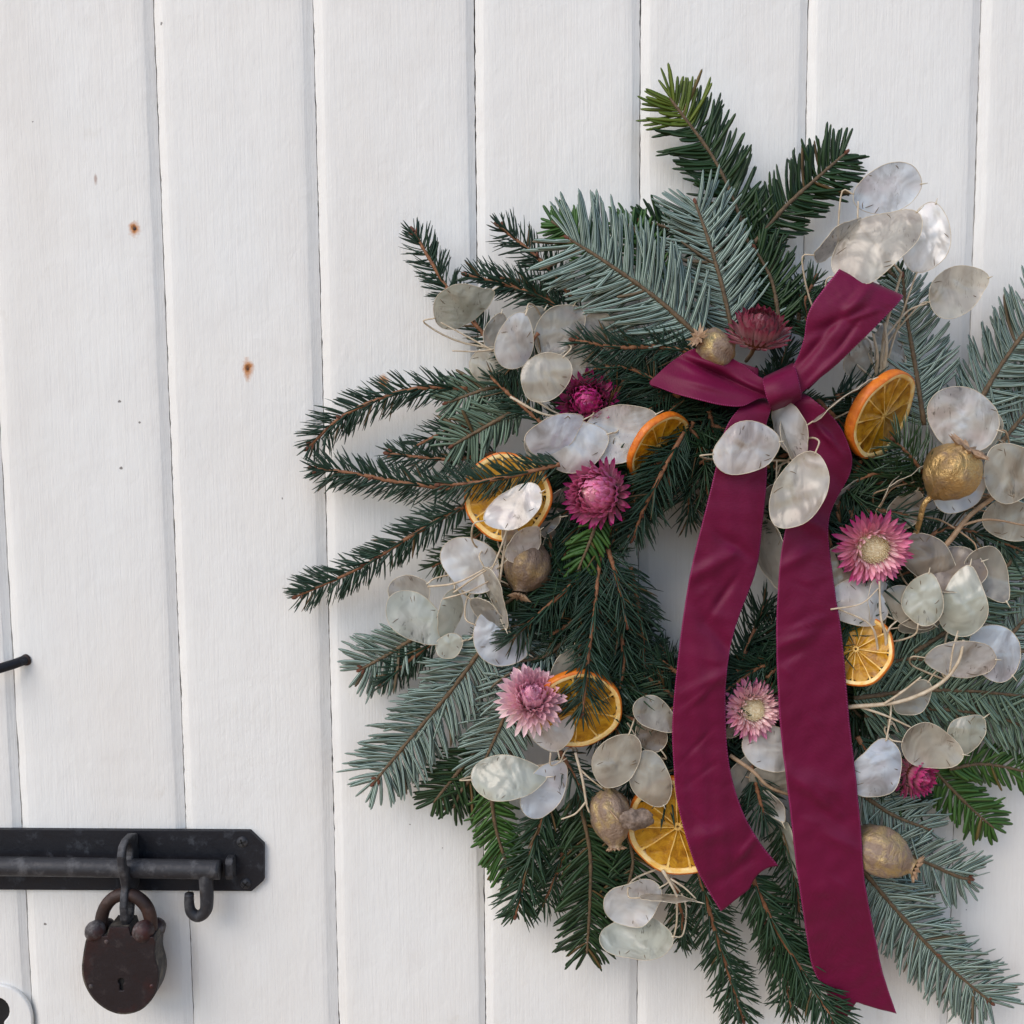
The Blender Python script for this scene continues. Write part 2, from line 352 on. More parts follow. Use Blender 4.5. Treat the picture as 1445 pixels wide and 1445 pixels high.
# ------------------------------------------------------------------ the door (setting)
door = empty('plank_door', (0, 0, ZC - .9), 'white painted plank door with vertical grooved boards and rusty nail spots', 'door')
GX = [float(P(x, y, 0)[0]) for x, y in ((11, 850), (243, 722), (459, 722), (677, 722), (902, 722), (1129, 722), (1363, 722))]
edges = [GX[0] - .092 * k for k in (4, 3, 2, 1)] + GX + [GX[-1] + .094 * k for k in (1, 2, 3, 4)]
Z0, Z1 = ZC - .9, ZC + .75
def plank(x0, x1, k):
    zs = np.unique(np.concatenate([np.linspace(Z0, ZC - .36, 12), np.linspace(ZC - .36, ZC + .36, 260), np.linspace(ZC + .36, Z1, 12)]))
    n = len(zs); r = np.random.default_rng(100 + k)
    def wob(sc, s, seed): return smooth_noise(np.stack([zs * 0, zs * 0, zs], 1), sc, seed, 3) * s
    jl = np.abs(wob(260, .0005, k * 7 + 1)) + .00010 + wob(30, .00015, k * 7 + 9); jr = np.abs(wob(300, .0004, k * 7 + 2)) + .00010
    bl = .0044 + wob(60, .0004, k * 7 + 3) + r.uniform(-.0006, .0008); br = .0046 + wob(60, .0004, k * 7 + 4) + r.uniform(-.0006, .0010)
    def col_(x, y): return np.stack([x + zs * 0, y + zs * 0, zs], 1)
    strips = []
    strips.append([col_(x0 + jl, .010), col_(x0 + jl, .0023)]); strips.append([col_(x0 + jl, .0023), col_(x0 + jl * .5 + bl * .5, .0013), col_(x0 + bl, .0002)])
    strips.append([col_(x0 + bl, .0002), col_(x0 + bl + .0008, 0)] + [col_(x0 + t * (x1 - x0), wob(18, .00018, k * 31 + int(t * 50)) - .0002 * math.sin(math.pi * t)) for t in np.linspace(.12, .88, 9)] + [col_(x1 - br - .0008, 0), col_(x1 - br, .0002)])
    strips.append([col_(x1 - br, .0002), col_(x1 - jr * .5 - br * .5, .0013), col_(x1 - jr, .0023)]); strips.append([col_(x1 - jr, .0023), col_(x1 - jr, .010)])
    V = []; F = []; off = 0
    for st_ in strips:
        for c_ in st_: V.append(c_)
        F += [(off + i * n + j, off + (i + 1) * n + j, off + (i + 1) * n + j + 1, off + i * n + j + 1) for i in range(len(st_) - 1) for j in range(n - 1)]
        off += len(st_) * n
    V = np.vstack(V)
    return mesh('plank', V, F, M['paint'], door)
for k in range(len(edges) - 1): plank(edges[k], edges[k + 1], k)
bx0, bx1 = edges[0], edges[-1]
bm = bmesh.new(); bmesh.ops.create_cube(bm, size=1.0)
bv = np.array([[(v.co.x) * (bx1 - bx0) + (bx0 + bx1) / 2, v.co.y * .02 + .0192, v.co.z * (Z1 - Z0) + (Z0 + Z1) / 2] for v in bm.verts]); bf = [[v.index for v in f.verts] for f in bm.faces]; bm.free()
mesh('backing_board', bv, bf, M['gap'], door, smooth=False)  # added behind the planks so that no light leaks through the gaps
for (x, y) in ((190, 323), (350, 521)):
    c = P(x, y, 0); th = np.linspace(0, 2 * math.pi, 10, endpoint=False)
    V = [c + np.array([0, -.00045, 0])] + [c + np.array([math.cos(t) * .0009, -.0001, math.sin(t) * .0009]) for t in th]
    mesh('nail_head', V, [(0, 1 + k, 1 + (k + 1) % 10) for k in range(10)], M['shackle'], door)

# ------------------------------------------------------------------ lock hardware
bolt = empty('sliding_bolt', P(150, 1258, 0), 'black iron sliding bolt on long chamfered backplate above the padlock', 'bolt')
extrude('backplate', [(-170, 1170), (352, 1173), (372, 1192), (372, 1243), (355, 1258), (-170, 1255)], [], .0002, .0036, M['iron'], bolt, .0005)
V, F = tube(cr([P(-165, 1221, .0135), P(60, 1223, .0135), P(292, 1227, .0135), P(298, 1227, .0135)], 24), np.r_[np.full(23, .0054), .0046], 20)
rod = mesh('rod', V, F, M['ironw'], bolt)
hp = cr([P(290, 1226, .0140), P(291, 1246, .0150), P(292, 1270, .0155), P(290, 1285, .0155), P(280, 1293, .0155), P(270, 1287, .0155), P(267, 1275, .0155), P(267, 1261, .0155)], 40)
V, F = tube(hp, np.linspace(.0042, .0026, 40), 14); mesh('handle', V, F, M['ironw'], rod)
def ell(cx, cz, rx, rz, n=24, ph=0): return [(cx + rx * math.cos(2 * math.pi * k / n + ph), cz + rz * math.sin(2 * math.pi * k / n + ph)) for k in range(n)]
sx0 = P(187, 1230, .004)[0]
def yz(y, py): return (sx0, -y, P(187, py, .01)[2])
out = [yz(*q) for q in ((.0034, 1182), (.010, 1176), (.018, 1175), (.024, 1180), (.0265, 1192), (.0262, 1212), (.0235, 1228), (.0225, 1238), (.0245, 1248), (.0262, 1262), (.0258, 1280), (.0235, 1290), (.019, 1292), (.0145, 1287), (.0125, 1274), (.0125, 1262), (.010, 1256), (.0034, 1252))]
h1 = [yz(.0175 + .0045 * math.cos(t), 1199 + 15 * math.sin(t)) for t in np.linspace(0, 2 * math.pi, 16, endpoint=False)]
h2 = [yz(.0190 + .0036 * math.cos(t), 1270 + 12 * math.sin(t)) for t in np.linspace(0, 2 * math.pi, 16, endpoint=False)]
extrude('staple', out, [h1, h2], 0, .0042, M['ironw'], bolt, .0011, 3, axis='x')
st = P(322, 1221, .004)
tb = [(st[0], -y, st[2] + z) for y, z in ((.0034, -.006), (.0034, .0065), (.009, .0065), (.0115, .004), (.0118, -.003), (.010, -.006))]
extrude('stop_stud', tb, [], 0, .0046, M['ironw'], bolt, .0009, 3, axis='x')
for (x, y, a) in ((342, 1188, .35), (347, 1247, .9), (-90, 1188, .2), (-90, 1243, .6)):
    pr = [(0, .0016), (.0012, .0015), (.0024, .0010), (.0033, .0002), (.0034, -.0004)]
    c = P(x, y, .0037); n = 20
    V = [c + np.array([r * math.cos(t), -z, r * math.sin(t)]) for r, z in pr for t in np.linspace(0, 2 * math.pi, n, endpoint=False)]
    F = [(i * n + k, i * n + (k + 1) % n, (i + 1) * n + (k + 1) % n, (i + 1) * n + k) for i in range(4) for k in range(n)]
    sc = mesh('screw', V, F, M['ironw'], bolt)
    pc = []
    for da in (0, math.pi / 2):
        ca, sa = math.cos(a + da), math.sin(a + da); A = np.array([ca, 0, sa]); B = np.array([-sa, 0, ca])
        v = [c + A * i * .0021 + B * j * .00035 + np.array([0, -y, 0]) for y in (.0010, .00172) for i, j in ((-1, -1), (1, -1), (1, 1), (-1, 1))]
        pc.append((v, [(4, 5, 6, 7), (0, 1, 5, 4), (1, 2, 6, 5), (2, 3, 7, 6), (3, 0, 4, 7)]))
    mesh('slot', *join(pc), M['dark'], sc, smooth=False)

lock = empty('padlock', P(172, 1430, .02), 'old rusty dark brown padlock with keyhole hanging from the bolt staple', 'padlock')
bodyo = cr([(122, 1330), (119, 1347), (117, 1369), (121, 1389), (133, 1409), (152, 1424), (174, 1430), (198, 1424), (215, 1407), (222, 1388), (223, 1371), (218, 1349), (219, 1330)], 44).tolist() + [(216, 1322), (185, 1321), (181, 1309), (155, 1309), (151, 1321), (125, 1322)]
kh = [(166.5 + 4.4 + 4.6 * math.cos(t), 1385 - 4.6 * math.sin(t)) for t in np.linspace(R(-60), R(240), 12)] + [(168.6, 1398), (174.2, 1398)]
c0 = np.mean(np.array(bodyo), 0)
extrude('case', [tuple(c0 + (np.array(q) - c0) * 1.03) for q in bodyo], [], .0125, .0255, M['lockside'], lock, .0012, 3)
fp = extrude('front_plate', bodyo, [kh], .0256, .0272, M['lock'], lock, .0006, 2)
V = [P(x, y, .02565) for x, y in ((163, 1377), (179, 1377), (179, 1401), (163, 1401))]
mesh('keyhole', V, [(0, 1, 2, 3)], M['dark'], fp, smooth=False)
pin = [(129, 1326), (212, 1328), (128, 1392), (214, 1392), (171, 1352)]
for (x, y) in pin[2:4] + [(150, 1329)]:
    c = P(x, y, .0273); n = 10
    V = [c + np.array([r * math.cos(t), -z, r * math.sin(t)]) for r, z in ((.0002, .0004), (.001, .0003), (.0014, -.0003)) for t in np.linspace(0, 6.2832, n, endpoint=False)]
    mesh('rivet', V, [(i * n + k, i * n + (k + 1) % n, (i + 1) * n + (k + 1) % n, (i + 1) * n + k) for i in range(2) for k in range(n)], M['knuckle'], fp)
def blob(c, rx, ry, rz, nu=18, nv=12, amp=.0, seed=0, pw=1.0):
    V = []; 
    for j in range(nv + 1):
        ph = math.pi * j / nv
        for i in range(nu):
            th = 2 * math.pi * i / nu; V.append((math.sin(ph) * math.cos(th), math.sin(ph) * math.sin(th), math.cos(ph)))
    V = np.array(V); V = np.sign(V) * np.abs(V) ** pw
    if amp: V = V * (1 + amp * smooth_noise(V, 2.2, seed)[:, None])
    V = V * np.array([rx, ry, rz]) + np.array(c)
    F = [(j * nu + i, j * nu + (i + 1) % nu, (j + 1) * nu + (i + 1) % nu, (j + 1) * nu + i) for j in range(nv) for i in range(nu)]
    return V, F
for (x, y, d, r) in ((134, 1313, .0265, 15), (202, 1314, .0265, 16), (150, 1309, .0125, 14), (221, 1309, .0125, 14)):
    V, F = blob(P(x, y, d - (.002 if d > .02 else 0)), r * PXM * .93, .0058, r * PXM * .95, amp=.06, seed=int(x)); mesh('knuckle', V, F, M['knuckle'], lock)
sh = cr([P(144, 1322, .0190), P(143, 1300, .0190), P(148, 1281, .0192), P(160, 1267, .0195), P(176, 1262, .0195), P(193, 1266, .0195), P(207, 1280, .0192), P(213, 1300, .0190), P(213, 1322, .0190)], 44)
V, F = tube(sh, .0036, 16); mesh('shackle', V, F, M['shackle'], lock)

esc = empty('keyhole_plate', P(-6, 1500, 0), 'white painted round-topped keyhole plate below the padlock, by the board edge', 'keyhole plate')
eo = [(-6 + 51 * math.cos(t), 1441 - 51 * math.sin(t)) for t in np.linspace(0, math.pi, 26)] + [(-57, 1500), (-40, 1540), (-6, 1552), (28, 1540), (45, 1500)]
ek = [(-6 + 19 * math.cos(t), 1427 - 19 * math.sin(t)) for t in np.linspace(R(-55), R(235), 18)] + [(-17, 1478), (5, 1478)]
pl = extrude('plate', eo, [ek], -.0004, .0026, M['paint'], esc, .0009, 3)
V = [P(x, y, .0004) for x, y in ((-30, 1402), (18, 1402), (18, 1485), (-30, 1485))]; mesh('keyhole', V, [(0, 1, 2, 3)], M['dark'], pl, smooth=False)
hk = empty('iron_rod', P(34, 933, 0), 'thin dark iron rod end sticking out of a rusty hole in the door', 'rod')
V, F = tube([P(36, 931.5, -.001), P(33, 932, .002), P(20, 937, .006), P(0, 943, .011), P(-30, 952, .018), P(-60, 958, .022)], .0028, 14); shaft = mesh('shaft', V, F, M['iron'], hk)
V, F = tube([P(37, 931, -.0005), P(34.5, 932, .0007)], [.0036, .0031], 16); mesh('collar', V, F, M['shackle'], hk)

# ------------------------------------------------------------------ the wreath: ring and sprigs
CX, CY = 1000, 806; FLAT = 0.86
wreath = empty('wreath', P(CX, CY, 0), 'round wreath of spruce and silver fir sprigs hung on the white door', 'wreath')
c = P(CX, CY, .0165); V = []; NU, NV = 90, 16
for i in range(NU):
    a = 2 * math.pi * i / NU; e = np.array([math.cos(a), 0, math.sin(a)])
    for j in range(NV):
        b = 2 * math.pi * j / NV; V.append(c + e * (.078 + .0245 * math.cos(b)) + np.array([0, -.0125 * math.sin(b), 0]))
V = np.array(V); V = V + .003 * np.stack([smooth_noise(V, 190, 1), np.minimum(0, smooth_noise(V, 190, 2)), smooth_noise(V, 190, 3)], 1)
mesh('base_ring', V, [(i * NV + j, i * NV + (j + 1) % NV, ((i + 1) % NU) * NV + (j + 1) % NV, ((i + 1) % NU) * NV + j) for i in range(NU) for j in range(NV)], M['moss'], wreath)

def bud_mesh():
    pc = []; r = random.Random(3)
    V, F = blob((0, 0, .5), .34, .34, .62, 8, 6); pc.append((V, F))
    for k in range(7):
        a = k * 2.4; h = .15 + .09 * k; rr = .36 - .03 * k
        b = np.array([math.cos(a) * rr, math.sin(a) * rr, h]); s = np.array([-math.sin(a), math.cos(a), 0]) * .2; t = np.array([math.cos(a) * rr * .75, math.sin(a) * rr * .75, h + .5])
        o = np.array([math.cos(a), math.sin(a), 0]) * .10
        pc.append(([b - s, b + s, t, (b + t) / 2 + o + s * .3], [(0, 1, 3), (1, 2, 3), (2, 0, 3)]))
    V, F = join(pc); me = bpy.data.meshes.new('bud'); me.from_pydata(V.tolist(), [], F); me.materials.append(M['bud']); me.polygons.foreach_set('use_smooth', [True] * len(me.polygons)); return me
BUD = bud_mesh()
def put_bud(parent, p, d, size):
    z = Vector(d).normalized(); q = z.to_track_quat('Z', 'Y').to_matrix().to_4x4()
    inst('bud', BUD, parent, Matrix.Translation(Vector(p)) @ q @ Matrix.Scale(size, 4))

def sprig(kind, pts, L=None, dens=1.0, roll=0.0, buds=1, mat=None, wid=None, s0=0.0, fresh=0.0, lenprof=None, seed=None, stem_r=1.0):
    """kind S spruce (needles all round), U fir seen from its silver underside, T fir seen from above"""
    r = np.random.default_rng(seed if seed is not None else int(abs(pts[0][0] * 31 + pts[0][1] * 17 + pts[-1][0] * 7)) % 99991)
    flat = kind in 'UTY'
    L = L or dict(S=34, U=62, T=48, Y=34)[kind]; wid = wid or dict(S=3.0, U=5.0, T=5.0, Y=6.2)[kind]
    P3 = cr([P(x, y, d / 100) for x, y, d in pts], 40)
    seg = np.linalg.norm(np.diff(P3, axis=0), axis=1); cum = np.r_[0, np.cumsum(seg)]; length = cum[-1]; px = length / mpp(.03)
    m = mpp(pts[len(pts) // 2][2] / 100)
    rb = dict(S=3.6, U=3.6, T=3.4, Y=3.0)[kind] * m * stem_r
    rr = np.linspace(rb, rb * .55, 40); V, F = tube(P3, rr * (1 + .12 * r.normal(size=40)), 7)
    name = dict(S='spruce_sprig', U='fir_sprig', T='fir_sprig', Y='yew_sprig')[kind]
    so = mesh(name, V, F, M['bark_s'] if kind == 'S' else M['bark_f'], wreath)
    N = int(px * dens * dict(S=.85, U=.64, T=.62, Y=.38)[kind])
    s = np.sort(np.clip((np.arange(N) + r.uniform(-.4, .4, N)) / N, 0, 1)) * (1 - s0) + s0
    at = s * length
    pos = np.stack([np.interp(at, cum, P3[:, k]) for k in range(3)], 1)
    tg = nrm(np.gradient(P3, axis=0)); t = nrm(np.stack([np.interp(at, cum, tg[:, k]) for k in range(3)], 1))
    n0 = np.array([0, -1.0, 0.0]); n = nrm(n0 - t * (t @ n0)[:, None]); b = np.cross(t, n)
    ro = R(roll); n, b = n * math.cos(ro) + b * math.sin(ro), b * math.cos(ro) - n * math.sin(ro)
    rem = (1 - s) * px                                         # px left to the tip
    tipf = np.clip(1 - rem / 26, 0, 1)
    if flat:
        sg = np.where(np.arange(N) % 2 == 0, 1.0, -1.0)
        phi = R(62 if kind != 'Y' else 58) + r.normal(0, R(6), N) - tipf * R(34); el = r.normal(0, R(9), N) + r.choice([-1, 1], N) * R(7)
        az_b = sg * np.cos(el); az_n = np.sin(el)
    else:
        psi = r.uniform(0, 2 * math.pi, N); keep = np.sin(psi) > -.75; psi = np.where(keep, psi, r.choice([0.0, math.pi], N) + r.normal(0, .35, N))
        # comb needles towards the two sides a little
        psi = psi - .42 * np.sin(2 * psi); phi = R(54) + r.normal(0, R(7), N) - tipf * R(26) - .10 * np.sin(psi)
        az_b = np.cos(psi); az_n = np.sin(psi) * .8
    odd = r.random(N) < .06; phi = np.where(odd, phi + r.normal(0, R(22), N), phi); phi = np.clip(phi, R(8), R(100))
    d = nrm(np.cos(phi)[:, None] * t + np.sin(phi)[:, None] * (az_b[:, None] * b + az_n[:, None] * n))
    ln = L * m * r.uniform(.76, 1.10, N) * np.where(r.random(N) < .04, .5, 1) * (1 - .42 * tipf) * (.72 + .28 * np.clip(s * px / 30, 0, 1))
    if lenprof: ln = ln * np.interp(s, np.linspace(0, 1, len(lenprof)), lenprof)
    w = wid * m * r.uniform(.85, 1.12, N) * .5
    up = n if flat else nrm(az_b[:, None] * b + az_n[:, None] * n + .6 * n)
    up = up * (-1.0 if kind == 'U' else 1.0) + r.normal(0, .22 if flat else .3, (N, 3))
    up = nrm(up - d * np.sum(up * d, 1)[:, None]); sd = np.cross(d, up)
    bend = t * (r.normal(.16, .07, N))[:, None] + (-n * (r.normal(.05, .07, N))[:, None]) + r.normal(0, .035, (N, 3))
    vs = np.array([0, .12, .45, .80, .96, 1.0]); blunt = flat
    ws = np.array([.45, .85, 1.0, .95, .62, .12]) if blunt else np.array([.5, .9, 1.0, .78, .36, .04])
    rings = []
    for v, wf in zip(vs, ws):
        cpt = pos + rr[0] * .6 * (d - t * np.sum(d * t, 1)[:, None]) + d * (ln * v)[:, None] + bend * (ln * v * v)[:, None]
        hh = (.16 if flat else .55) * w * wf
        rings.append(np.stack([cpt - sd * (w * wf)[:, None], cpt + up * hh[:, None], cpt + sd * (w * wf)[:, None], cpt - up * hh[:, None]], 1))
    A = np.stack(rings, 1)                                      # N, 6, 4, 3
    V = A.reshape(-1, 3); base = (np.arange(N) * 24)[:, None, None, None]
    i = np.arange(5)[None, :, None, None] * 4; k = np.arange(4)[None, None, :, None]; k2 = (k + 1) % 4
    Fq = np.concatenate([base + i + k, base + i + k2, base + i + 4 + k2, base + i + 4 + k], -1).reshape(-1, 4)
    ua = np.array([0, .5, 3.0, 2.5]); ub = np.array([.5, 1.0, 2.5, 2.0])
    uv = np.zeros((N, 5, 4, 4, 2)); uv[..., 0, 0] = ua; uv[..., 3, 0] = ua; uv[..., 1, 0] = ub; uv[..., 2, 0] = ub
    uv[..., 0, 1] = vs[:-1][None, :, None]; uv[..., 1, 1] = vs[:-1][None, :, None]; uv[..., 2, 1] = vs[1:][None, :, None]; uv[..., 3, 1] = vs[1:][None, :, None]
    rnd = np.repeat(np.clip(r.normal(.45, .28, N), 0, 1), 24)
    mt = M[mat] if mat else M[dict(S='spruce', U='fir', T='fir', Y='yew')[kind]]
    if fresh:
        cut = np.searchsorted(s, 1 - fresh); fq = cut * 20
        o1 = mesh('needles', V[:cut * 24], Fq[:fq], mt, so, uv.reshape(-1, 2)[:fq * 4], True, rnd[:cut * 24]); tag(o1, kind='stuff')
        o2 = mesh('fresh_tip_needles', V[cut * 24:], Fq[fq:] - cut * 24, M['fresh'], so, uv.reshape(-1, 2)[fq * 4:], True, rnd[cut * 24:]); tag(o2, 'yellow-green fresh tip needles', kind='stuff')
    else:
        tag(mesh('needles', V, Fq, mt, so, uv.reshape(-1, 2), True, rnd), kind='stuff')
    if buds:
        put_bud(so, P3[-1], tg[-1], (9 if kind == 'S' else 8) * m)
        if buds > 1:
            for sgn in (1, -1): put_bud(so, P3[-2] + b[-1] * sgn * 2.5 * m, tg[-1] + b[-1] * sgn * .8, 7 * m)
        for q in range(buds - 2):
            j = int(r.uniform(.35, .9) * 39); put_bud(so, P3[j] + n[0] * rb, tg[j] + b[0] * r.choice([-1, 1]) * .8 + n[0] * .5, 6.5 * m)
    return so

# filler greenery close to the ring, dark and low
for k in range(66):
    a = 2 * math.pi * (k + random.uniform(-.4, .4)) / 66; r0 = random.uniform(120, 190); r1 = min(335, r0 + random.uniform(115, 185))
    a2 = a + random.uniform(-.55, .55)
    d0 = random.uniform(2.4, 4.2); d1 = random.uniform(1.6, 3.2)
    kd = random.choice('SSTST')
    x0, y0, x1, y1 = CX + r0 * math.cos(a), CY - r0 * math.sin(a), CX + r1 * math.cos(a2), CY - r1 * math.sin(a2)
    if x1 > 1560: continue
    sprig(kd, [(x0, y0, d0), ((x0 + x1) / 2 + random.uniform(-10, 10), (y0 + y1) / 2 + random.uniform(-10, 10), (d0 + d1) / 2 + .4), (x1, y1, d1)], L=36 if kd == 'S' else 44, dens=1.0, roll=random.uniform(-25, 25), buds=0, seed=500 + k)
for k in range(26):   # short inner sprigs bending to the hole
    a = 2 * math.pi * (k + random.uniform(-.3, .3)) / 26; r0 = random.uniform(190, 235); r1 = random.uniform(118, 138)
    a2 = a + random.choice([-1, 1]) * random.uniform(.25, .6)
    sprig('S', [(CX + r0 * math.cos(a), CY - r0 * math.sin(a), 4.6), (CX + r1 * math.cos(a2), CY - r1 * math.sin(a2), random.uniform(2.0, 4.0))], L=30, roll=random.uniform(-30, 30), buds=0, seed=900 + k)

